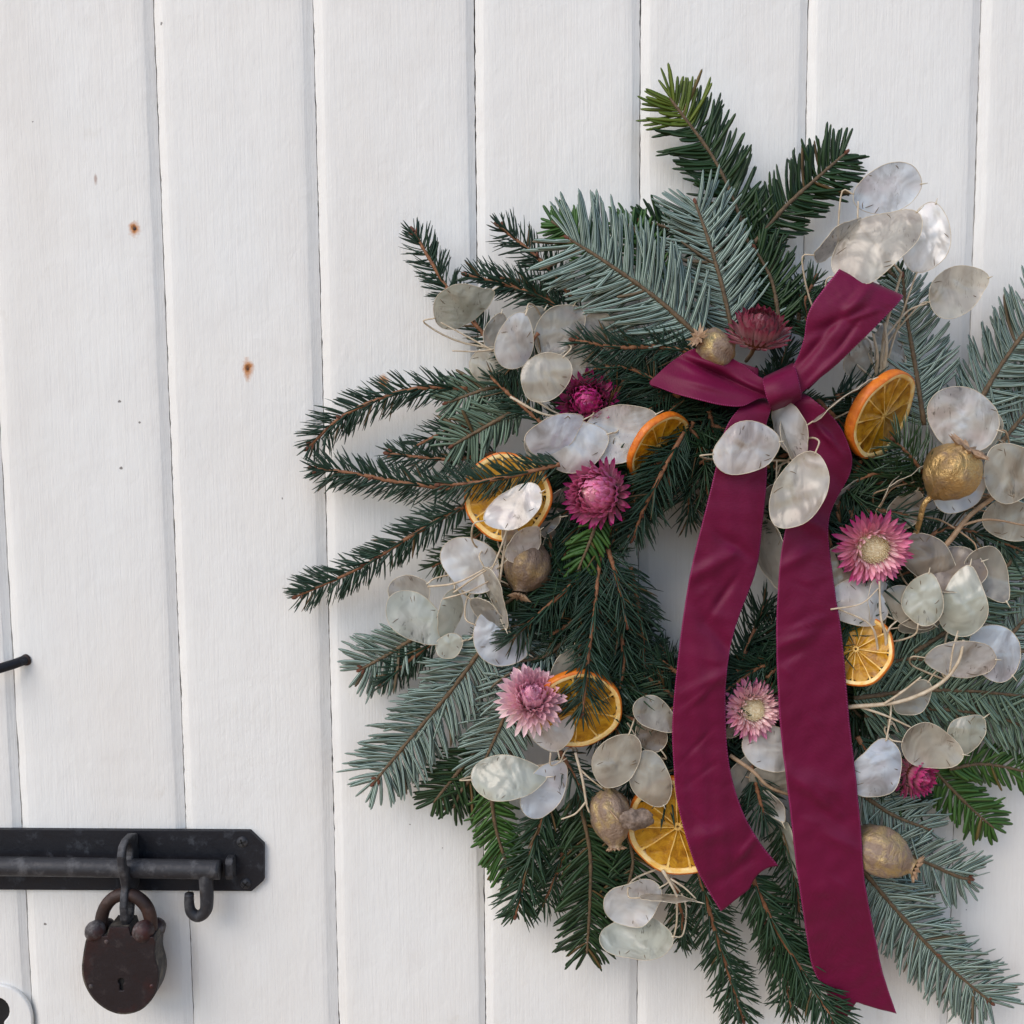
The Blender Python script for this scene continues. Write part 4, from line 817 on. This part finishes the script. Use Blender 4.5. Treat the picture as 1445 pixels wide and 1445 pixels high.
# ------------------------------------------------------------------ honesty pods
def pod(root, rootpt, cx, cy, a, b, ang, d, sgn, var, point=.25, mark=True):
    c = P(cx, cy, d / 100); m = mpp(d / 100); e1, e2, e3, bt = frame(a, b, ang, sgn, .70)
    r = np.random.default_rng(int(cx * 13 + cy * 7)); A = a * m; B = bt * m; n = 36
    egg = r.uniform(-.10, .16) if point < .6 else .26; bend = r.uniform(-.6, .6); f1, f2, f3 = r.uniform(0, 6.28, 3); cup = r.uniform(-.22, .22)
    def surf(q, t):
        x = math.cos(t); y = math.sin(t) * (1 - egg * math.cos(t))
        tp = max(0, math.cos(t)) ** 9 * point * .22; x = x + tp; ex = 1 + .06 * math.sin(2 * t + f3) + .04 * math.sin(3 * t + f1) + .014 * math.sin(5 * t + f2)
        X = q * x * ex; Y = q * y * ex
        Z = bend * .35 * X * X + cup * (X * X + Y * Y) + .035 * math.sin(4.1 * X + f1) * math.cos(3.3 * Y + f2) + .022 * math.sin(9 * X + 5 * Y + f3) + .016 * math.sin(7 * Y - 11 * X + f1) + q ** 4 * .045 * math.sin(4 * t + f3)
        return X, Y, Z
    def at(q, t, off=0.0):
        X, Y, Z = surf(q, t); return c + e1 * (X * A) + e2 * (Y * B) + e3 * (Z * B * .9 + off)
    qs = (.0, .2, .4, .6, .8, .92, 1.0); V = [at(0, 0)]
    for q in qs[1:]: V += [at(q, 2 * math.pi * k / n) for k in range(n)]
    F = [(0, 1 + k, 1 + (k + 1) % n) for k in range(n)] + [(1 + i * n + k, 1 + (i + 1) * n + k, 1 + (i + 1) * n + (k + 1) % n, 1 + i * n + (k + 1) % n) for i in range(len(qs) - 2) for k in range(n)]
    po = mesh('seed_pod', V, F, POD[var], root)
    ring = np.array([at(1.0, 2 * math.pi * k / n) for k in range(n)] + [at(1.0, 0)])
    rv, rf = tube(ring, .00018 + 0 * ring[:, 0], 5, False)
    e = at(1.0, 0); tip = e + e1 * r.uniform(.002, .0042) + e3 * r.uniform(-.001, .001)
    bk = tube(cr([e - e1 * .0008, (e + tip) / 2, tip], 5), np.linspace(.00045, .00015, 5), 5)
    mesh('rim', *join([(rv, rf), bk]), M['rim'], po)
    if mark:
        pc = []
        for k in range(int(r.integers(2, 6))):
            t = r.choice([-1, 1]) * r.uniform(.5, 2.6); q1 = r.uniform(.78, .98); q2 = q1 - r.uniform(.10, .26)
            sl = r.uniform(-.09, .09)
            pc.append(tube([at(q, t + sl * i, .00012) for i, q in enumerate(np.linspace(q1, q2, 4))], [.00010, .00020, .00018, .00006], 4))
        tag(mesh('seed_marks', *join(pc), M['mark'], po), kind='stuff')
    # pedicel from the blunt end (or the end nearer the root) to the stem
    ends = [at(1.0, math.pi), at(1.0, 0)] if point >= .5 else sorted([at(1.0, math.pi), at(1.0, 0)], key=lambda v: np.linalg.norm(v - rootpt))
    s = ends[0]; out = nrm(s - c); s1 = s + out * .006 + np.array([0, .002, 0]); L = np.linalg.norm(rootpt - s1)
    mid = s1 * .55 + rootpt * .45 + out * min(.008, L * .2) + np.array([0, .004, 0])
    return tube(cr([s - out * .0006, s1, mid, rootpt], 16), np.linspace(.00038, .00062, 16), 6)
def honesty(label, rootpx, pods, stems=(), matn='stem'):
    rp = P(rootpx[0], rootpx[1], rootpx[2] / 100); root = empty('honesty_sprig', rp, label, 'seed pods', 'dried honesty sprigs in the wreath')
    pcs = [pod(root, rp, *q) for q in pods]
    for st_ in stems:
        pts = [P(x, y, d / 100) for x, y, d in st_[1:]]; pcs.append(tube(cr(pts, 22), np.linspace(st_[0], st_[0] * .6, 22) * PXM, 7))
    mesh('stem', *join(pcs), M[matn], root)

honesty('spray of papery pods standing clear above the raised bow loop', (1245, 545, 4.4), [
 (1251, 267, 47, 32, 8, 5.0, 1, 'u', .3), (1236, 342, 66, 40, 38, 6.6, -1, 'b', .1), (1184, 342, 40, 15, 36, 5.4, 1, 'g', .4),
 (1308, 337, 46, 28, 76, 5.2, -1, 'w', .3), (1349, 411, 43, 33, 22, 5.0, 1, 'b', .3)],
 [(2.4, (1242, 540, 4.4), (1248, 470, 4.8), (1262, 420, 5.0), (1272, 385, 5.2)), (1.7, (1272, 385, 5.2), (1250, 360, 5.6), (1214, 318, 5.4), (1211, 284, 5.2)), (1.6, (1246, 480, 4.8), (1280, 440, 5.0), (1308, 428, 5.1))])
honesty('dull grey pods behind the raised bow loop above the tilted orange slice', (1240, 560, 4.0), [
 (1213, 506, 30, 20, 72, 4.6, 1, 'g', .1), (1258, 498, 42, 27, -72, 4.2, -1, 'g', .2), (1182, 566, 50, 7, 37, 7.0, 1, 'b', .7)],
 [(2.6, (1236, 530, 4.4), (1238, 500, 5.0), (1232, 470, 5.0)), (2.8, (1246, 530, 4.6), (1251, 490, 5.2), (1248, 455, 5.2))])
honesty('cream pods around the big gold seed head', (1400, 700, 3.6), [
 (1376, 604, 44, 36, -25, 5.0, -1, 'b', .2), (1361, 592, 54, 44, -18, 5.6, 1, 'w', .1), (1428, 667, 45, 40, 10, 5.6, -1, 'b', .1),
 (1352, 692, 38, 30, 20, 4.8, -1, 'w', .2), (1428, 735, 42, 30, -20, 4.4, 1, 'b', .2)],
 [(4.2, (1292, 815, 4.0), (1336, 768, 4.6), (1368, 728, 4.8), (1402, 702, 4.8), (1412, 690, 4.6)), (2.0, (1355, 742, 4.8), (1395, 733, 5.2), (1450, 742, 5.0))], 'stemd')
honesty('brownish translucent pods beside the open pink strawflower', (1300, 730, 3.6), [
 (1277, 720, 30, 23, 60, 4.6, 1, 'p', .2), (1310, 788, 44, 32, -30, 5.0, -1, 'p', .1), (1392, 808, 40, 30, -60, 4.6, 1, 'g', .2), (1345, 806, 48, 26, 20, 5.0, -1, 'p', .2),
 (1276, 676, 30, 7, 32, 5.4, 1, 'b', .7), (1252, 690, 22, 6, 60, 5.2, 1, 'b', .7), (1193, 694, 24, 10, 45, 4.8, 1, 'w', .5)], [(1.4, (1240, 718, 5.0), (1258, 690, 5.4), (1290, 680, 5.4))], 'stemd')
honesty('cluster of pale overlapping pods hanging under the open pink strawflower', (1240, 900, 4.8), [
 (1200, 812, 50, 40, -35, 5.4, 1, 'b', .1), (1214, 852, 46, 32, -25, 5.8, -1, 'w', .2), (1240, 846, 40, 20, 80, 5.6, 1, 'w', .2), (1285, 858, 40, 28, -35, 5.4, 1, 'b', .3), (1303, 846, 38, 24, 80, 6.2, -1, 'y', .6),
 (1300, 878, 34, 18, 10, 5.0, 1, 'g', .2)],
 [(1.8, (1238, 945, 5.4), (1238, 910, 6.2), (1226, 880, 6.4), (1180, 858, 6.2)), (2.2, (1250, 945, 5.4), (1250, 900, 6.4), (1243, 870, 6.6), (1241, 820, 6.4)), (1.4, (1250, 898, 6.3), (1256, 885, 6.4), (1266, 876, 6.2)), (1.2, (1172, 860, 6.6), (1215, 852, 6.8), (1240, 830, 6.8))])
honesty('upright egg-shaped pale green pod over two bluish pods', (1335, 960, 4.4), [
 (1360, 852, 47, 30, 82, 6.2, -1, 'y', .6), (1406, 922, 42, 37, -52, 5.4, 1, 'u', .2), (1355, 928, 50, 31, -2, 6.0, 1, 'w', .3), (1288, 985, 30, 22, 48, 5.2, -1, 'g', .3)],
 [(3.0, (1195, 998, 5.4), (1270, 990, 5.8), (1325, 966, 6.0), (1352, 935, 6.4), (1360, 903, 6.4)), (1.8, (1248, 993, 5.8), (1275, 975, 6.0), (1300, 955, 6.2)), (1.4, (1340, 950, 6.2), (1345, 915, 6.6), (1352, 890, 6.4)), (2.0, (1215, 998, 5.4), (1250, 1010, 5.6), (1285, 1026, 5.6))])
honesty('bluish pearly pod and two tan pods beside the longer ribbon tail', (1260, 1020, 4.4), [
 (1240, 1089, 45, 37, 72, 6.0, 1, 'u', .1), (1366, 1037, 32, 25, 42, 5.0, 1, 'y', .5), (1311, 1053, 44, 33, -12, 5.4, -1, 'b', .2)], [(1.6, (1258, 985, 5.0), (1256, 1015, 5.6), (1250, 1046, 5.8))])
honesty('pearly white pod lying over the ribbon tails with beige companion', (1112, 650, 5.2), [
 (1053, 633, 47, 37, 10, 8.0, 1, 'w', .5), (1128, 695, 55, 34, 68, 8.0, -1, 'b', .2), (1112, 608, 42, 17, -74, 6.4, 1, 'w', .4), (1118, 628, 40, 17, -70, 5.8, -1, 'b', .2), (1080, 710, 26, 13, 75, 5.4, 1, 'g', .2), (1090, 780, 50, 17, -76, 5.0, 1, 'g', .4)],
 [(1.6, (1092, 740, 5.6), (1095, 690, 6.0), (1096, 650, 6.2))])
honesty('grey-green pods among spruce tips below the silver fir fan', (770, 500, 3.6), [
 (653, 433, 45, 24, 24, 4.2, 1, 'y', .7), (700, 470, 26, 17, 76, 4.0, 1, 'g', .2), (692, 514, 30, 25, 40, 4.2, -1, 'b', .2), (750, 470, 38, 24, 60, 4.2, 1, 'g', .2), (788, 467, 42, 30, 58, 4.6, -1, 'g', .1), (836, 492, 50, 36, 78, 4.4, 1, 'b', .2), (860, 470, 34, 26, 30, 4.0, 1, 'g', .2),
 (728, 483, 40, 26, 68, 6.0, 1, 'w', .3), (770, 532, 40, 31, 48, 6.2, -1, 'b', .2)],
 [(1.4, (700, 493, 4.4), (670, 496, 4.6), (638, 495, 4.8)), (1.4, (705, 500, 4.4), (665, 478, 4.4), (622, 455, 4.4)), (1.6, (748, 560, 4.6), (780, 580, 5.0), (805, 590, 5.0))])
honesty('three overlapping pearly pods fanned above the deep pink strawflower', (800, 580, 4.0), [
 (874, 612, 52, 42, 28, 5.6, 1, 'w', .2), (772, 628, 32, 30, -20, 5.4, -1, 'b', .2), (812, 630, 48, 35, 20, 6.2, -1, 'w', .2), (782, 615, 43, 26, 22, 6.8, 1, 'u', .4)], [(2.0, (720, 560, 4.6), (770, 585, 5.2), (830, 588, 5.4))])
honesty('white pods over the dried orange slice crossed by spruce', (715, 790, 4.0), [
 (726, 717, 44, 27, 26, 7.0, -1, 'w', .1), (788, 722, 42, 26, 60, 4.8, 1, 'g', .2), (758, 735, 32, 24, 10, 4.8, 1, 'g', .2), (738, 768, 32, 20, 42, 6.2, 1, 'w', .5), (720, 752, 26, 14, -70, 5.8, -1, 'b', .3), (700, 838, 44, 13, -70, 6.0, 1, 'b', .6)],
 [(2.0, (716, 735, 6.2), (712, 770, 6.4), (706, 815, 6.2), (700, 850, 5.6)), (1.5, (718, 740, 6.4), (704, 780, 6.6), (690, 812, 6.2))])
honesty('whitish pods in the gap between long spruce sprigs and silver fir', (690, 820, 3.8), [
 (664, 796, 44, 38, -30, 5.2, 1, 'w', .1), (578, 838, 30, 28, 30, 3.6, 1, 'g', .1), (588, 873, 48, 31, -40, 4.4, -1, 'y', .1), (638, 868, 35, 17, 76, 4.4, 1, 'y', .1), (634, 912, 20, 18, 20, 4.6, 1, 'y', .2), (706, 902, 44, 38, -30, 4.9, -1, 'u', .1), (690, 868, 34, 16, -40, 5.2, 1, 'g', .4)],
 [(1.6, (604, 828, 4.6), (645, 822, 5.6), (690, 800, 6.0)), (1.3, (640, 836, 5.2), (670, 815, 6.0), (702, 795, 6.2)), (1.2, (626, 845, 4.8), (660, 835, 5.4), (690, 820, 5.6))])
honesty('rosy cream pod under the pale pink strawflower', (815, 1060, 3.8), [
 (778, 1028, 36, 32, -75, 5.8, 1, 'w', .3), (803, 958, 42, 28, 82, 5.0, 1, 'b', .1)], [(1.3, (777, 1062, 5.8), (778, 1080, 5.6), (800, 1070, 5.2))])
honesty('pointed greenish pod crossing a blue pod above dark fir', (812, 1075, 4.0), [
 (717, 1096, 50, 30, 2, 5.6, -1, 'y', .6), (768, 1114, 45, 31, 64, 5.0, 1, 'u', .2)], [(2.2, (812, 1062, 4.8), (822, 1100, 5.4), (828, 1135, 5.4), (836, 1158, 5.2)), (1.5, (828, 1130, 5.4), (812, 1148, 5.4), (792, 1156, 5.2)), (1.5, (818, 1085, 5.2), (832, 1098, 5.4), (850, 1112, 5.4))])
honesty('pair of oval pods over the tan seed head and large orange slice', (890, 1040, 4.0), [
 (918, 1100, 42, 31, -64, 6.0, -1, 'b', .2), (871, 1073, 44, 32, 66, 6.2, 1, 'b', .2), (918, 1033, 30, 22, -60, 5.2, 1, 'p', .1), (924, 1008, 34, 22, -36, 5.8, -1, 'b', .3)], [(1.4, (885, 1020, 5.0), (900, 1045, 5.4), (905, 1062, 5.4))])
honesty('pods between the ribbon tails under the pale open strawflower', (1080, 1120, 3.8), [
 (1048, 1098, 34, 22, 74, 4.8, 1, 'g', .1), (1094, 1104, 38, 24, -10, 4.8, 1, 'b', .1), (1088, 1058, 42, 33, -40, 5.4, -1, 'w', .1), (1092, 1135, 28, 12, -60, 4.6, 1, 'w', .4), (1108, 1195, 58, 15, -70, 3.6, 1, 'y', .5), (1036, 1020, 26, 18, 70, 4.6, 1, 'g', .2)],
 [(3.0, (1030, 1066, 5.2), (1062, 1088, 5.6), (1085, 1110, 5.6), (1120, 1124, 5.2))], 'stemd')
honesty('pale pods dangling below the large orange slice', (930, 1225, 3.8), [
 (894, 1272, 42, 36, 30, 4.6, 1, 'w', .1), (898, 1326, 51, 21, 2, 4.8, -1, 'y', .1), (942, 1266, 40, 7, -4, 5.6, 1, 'b', .5)],
 [(2.4, (935, 1228, 5.0), (948, 1250, 5.2), (956, 1266, 5.2)), (1.7, (955, 1262, 5.2), (955, 1300, 5.0), (950, 1326, 4.9)), (1.6, (946, 1240, 5.0), (965, 1252, 5.2), (982, 1268, 5.4))])

# ------------------------------------------------------------------ burgundy ribbon bow
bow = empty('ribbon_bow', P(1102, 548, .06), 'burgundy satin ribbon bow with two long hanging tails', 'ribbon')
CREASE = [(1020, 840, 55, 45, 5, -.0016), (985, 985, 40, 35, 4, .0012), (1060, 1190, 50, 45, 5, .0014), (1140, 880, 22, 40, 4, .0016), (1120, 925, 30, 30, 4, -.001), (1160, 1130, -38, 55, 7, .0018), (1190, 1190, -25, 50, 8, .0012), (1215, 445, 20, 35, 4, .0014), (1195, 475, 55, 40, 4, -.0014), (1120, 730, 45, 30, 4, .0014), (1170, 620, -50, 40, 5, .0016), (1000, 800, 30, 60, 9, .0022), (1040, 772, -35, 50, 8, -.0018), (1005, 960, 25, 70, 9, .0016), (1015, 900, -50, 60, 10, -.0020), (1000, 1180, 20, 80, 14, .0018), (1040, 1225, 35, 60, 10, -.0015),
          (1130, 900, 18, 55, 8, .0024), (1160, 890, 25, 40, 7, -.0014), (1150, 1110, -22, 70, 16, .0020), (1180, 1150, -30, 60, 16, -.0018), (1120, 790, 30, 40, 8, .0016), (1150, 740, -35, 50, 10, .0022), (1190, 690, -60, 40, 9, -.002), (1180, 1260, 10, 90, 20, .0014),
          (1180, 455, 25, 50, 8, -.0022), (1205, 430, 50, 70, 8, .0020), (1150, 490, 50, 60, 7, -.0022), (1165, 520, 45, 60, 6, .0020), (1020, 532, -24, 90, 5, -.0055), (1005, 512, -10, 60, 9, .0025), (1000, 545, -15, 60, 6, .0015), (1060, 545, -20, 40, 5, .0016)]
_r = random.Random(21)
for _ in range(70):
    CREASE.append((_r.uniform(940, 1260), _r.uniform(400, 1400), _r.choice([_r.uniform(15, 50), _r.uniform(-45, -10)]), _r.uniform(14, 42), _r.uniform(2.2, 4.2), _r.choice([-1, 1]) * _r.uniform(.0003, .0008)))
def strip(name, A, B, n=70, nw=35, bulge=0.0, wr=.0010, seed=0, endcut=None, crease=True, parent=bow):
    """A, B: matching lists of (px, py, depth cm) along the two selvages"""
    a = cr(A, n); b = cr(B, n); V = []; ii = np.arange(n)
    for i in range(n):
        for j in range(nw):
            t = j / (nw - 1); f = i * (endcut(t) if endcut else 1.0)
            q = np.array([np.interp(f, ii, a[:, k]) * (1 - t) + np.interp(f, ii, b[:, k]) * t for k in range(3)])
            px, py, d = q[0], q[1], q[2] / 100
            d += bulge * math.sin(math.pi * t)
            if crease:
                for (x, y, ang, ln, w, am) in CREASE:
                    dx, dy = px - x, -(py - y); c_, s_ = math.cos(R(ang)), math.sin(R(ang)); uu = dx * c_ + dy * s_; vv = -dx * s_ + dy * c_
                    if abs(uu) < ln * 1.6 and abs(vv) < w * 3.5: d += 1.45 * am * math.exp(-(uu / ln * 1.4) ** 2 - (vv / w) ** 2)
            V.append(P(px, py, d))
    V = np.array(V); V[:, 1] += wr * smooth_noise(V * np.array([1, 0, 1]), 62, seed, 3)
    ar = np.linalg.norm(np.diff(a[:, :2], axis=0), axis=1); cum = np.r_[0, np.cumsum(ar)] / 100
    F = []; UV = []
    for i in range(n - 1):
        for j in range(nw - 1):
            F.append((i * nw + j, (i + 1) * nw + j, (i + 1) * nw + j + 1, i * nw + j + 1))
            UV += [(j / (nw - 1), cum[i]), (j / (nw - 1), cum[i + 1]), ((j + 1) / (nw - 1), cum[i + 1]), ((j + 1) / (nw - 1), cum[i])]
    o = mesh(name, V, F, M['ribbon'], parent, UV); so = o.modifiers.new('thickness', 'SOLIDIFY'); so.thickness = .0004; so.offset = 0
    return o
# tails
strip('tail', [(1070, 556, 5.4), (1043, 577, 6.8), (1022, 610, 7.2), (1008, 669, 7.2), (990, 740, 7.0), (973, 813, 6.8), (958, 912, 6.6), (949, 1015, 6.4), (951, 1085, 6.3), (957, 1139, 6.2), (979, 1216, 5.8), (1000, 1258, 5.4), (1017, 1286, 5.0)],
      [(1092, 560, 5.4), (1087, 580, 6.6), (1080, 610, 6.6), (1082, 669, 6.6), (1076, 735, 6.6), (1066, 805, 6.4), (1036, 890, 6.6), (1025, 955, 6.6), (1024, 1020, 6.2), (1030, 1085, 6.0), (1048, 1145, 5.8), (1072, 1188, 5.4), (1099, 1222, 5.0)], n=190, seed=1, bulge=.001,
      endcut=lambda t: 1.0 + 0.0 * t - .018 * math.sin(math.pi * t * 2) * (t > .5) * -1)
strip('tail', [(1104, 556, 5.4), (1122, 572, 6.2), (1131, 596, 6.2), (1131, 640, 6.3), (1124, 690, 6.6), (1105, 764, 7.0), (1097, 838, 7.0), (1096, 921, 6.8), (1100, 1015, 6.6), (1109, 1096, 6.4), (1118, 1170, 6.2), (1126, 1239, 5.8), (1144, 1356, 4.4), (1166, 1400, 3.9), (1186, 1450, 3.4)],
      [(1126, 552, 5.4), (1148, 564, 6.8), (1180, 594, 7.0), (1198, 630, 6.6), (1200, 665, 6.0), (1169, 732, 6.2), (1175, 813, 6.4), (1189, 904, 6.4), (1198, 1015, 6.2), (1208, 1096, 6.2), (1215, 1170, 6.0), (1221, 1247, 5.8), (1241, 1352, 4.6), (1252, 1392, 4.2), (1265, 1430, 3.8)], n=240, seed=2, bulge=.001, endcut=lambda t: 1 - .045 * (1 - abs(t - .42) / (.42 if t < .42 else .58)))
# raised right loop: front layer, fold over the top, back layer
strip('loop', [(1104, 534, 6.6), (1120, 515, 6.6), (1134, 480, 7.0), (1141, 440, 7.2), (1160, 410, 7.0), (1181, 384, 6.6), (1186, 378, 5.8), (1180, 388, 5.2), (1160, 425, 5.0), (1135, 490, 5.2), (1118, 530, 5.6)],
      [(1118, 566, 6.6), (1142, 545, 6.8), (1178, 516, 7.0), (1214, 482, 7.2), (1246, 450, 7.2), (1270, 424, 6.8), (1273, 417, 6.0), (1266, 424, 5.3), (1238, 452, 5.0), (1190, 500, 5.2), (1140, 550, 5.6)], n=110, seed=3, bulge=.002)
# left loop, twisted to a point
strip('loop', [(1098, 530, 6.4), (1076, 534, 6.4), (1050, 516, 6.0), (1020, 499, 5.6), (986, 491, 5.4), (953, 507, 5.6), (926, 530, 5.9), (917, 541, 5.9), (930, 548, 5.6), (965, 545, 5.0), (1010, 540, 4.9), (1070, 545, 5.6)],
      [(1098, 566, 6.4), (1074, 562, 6.7), (1048, 573, 7.2), (1020, 572, 7.3), (988, 565, 7.2), (955, 556, 6.8), (928, 546, 6.3), (917, 541.5, 6.0), (926, 532, 5.4), (955, 510, 4.7), (1000, 500, 4.6), (1070, 520, 5.6)], n=110, seed=4)
# knot
strip('knot', [(1078, 532, 5.6), (1076, 538, 6.9), (1080, 556, 7.5), (1086, 572, 7.3), (1090, 580, 6.0)], [(1120, 512, 5.6), (1123, 521, 6.9), (1128, 540, 7.5), (1131, 556, 7.3), (1130, 566, 6.0)], n=36, nw=21, bulge=.0022, seed=5, crease=False)
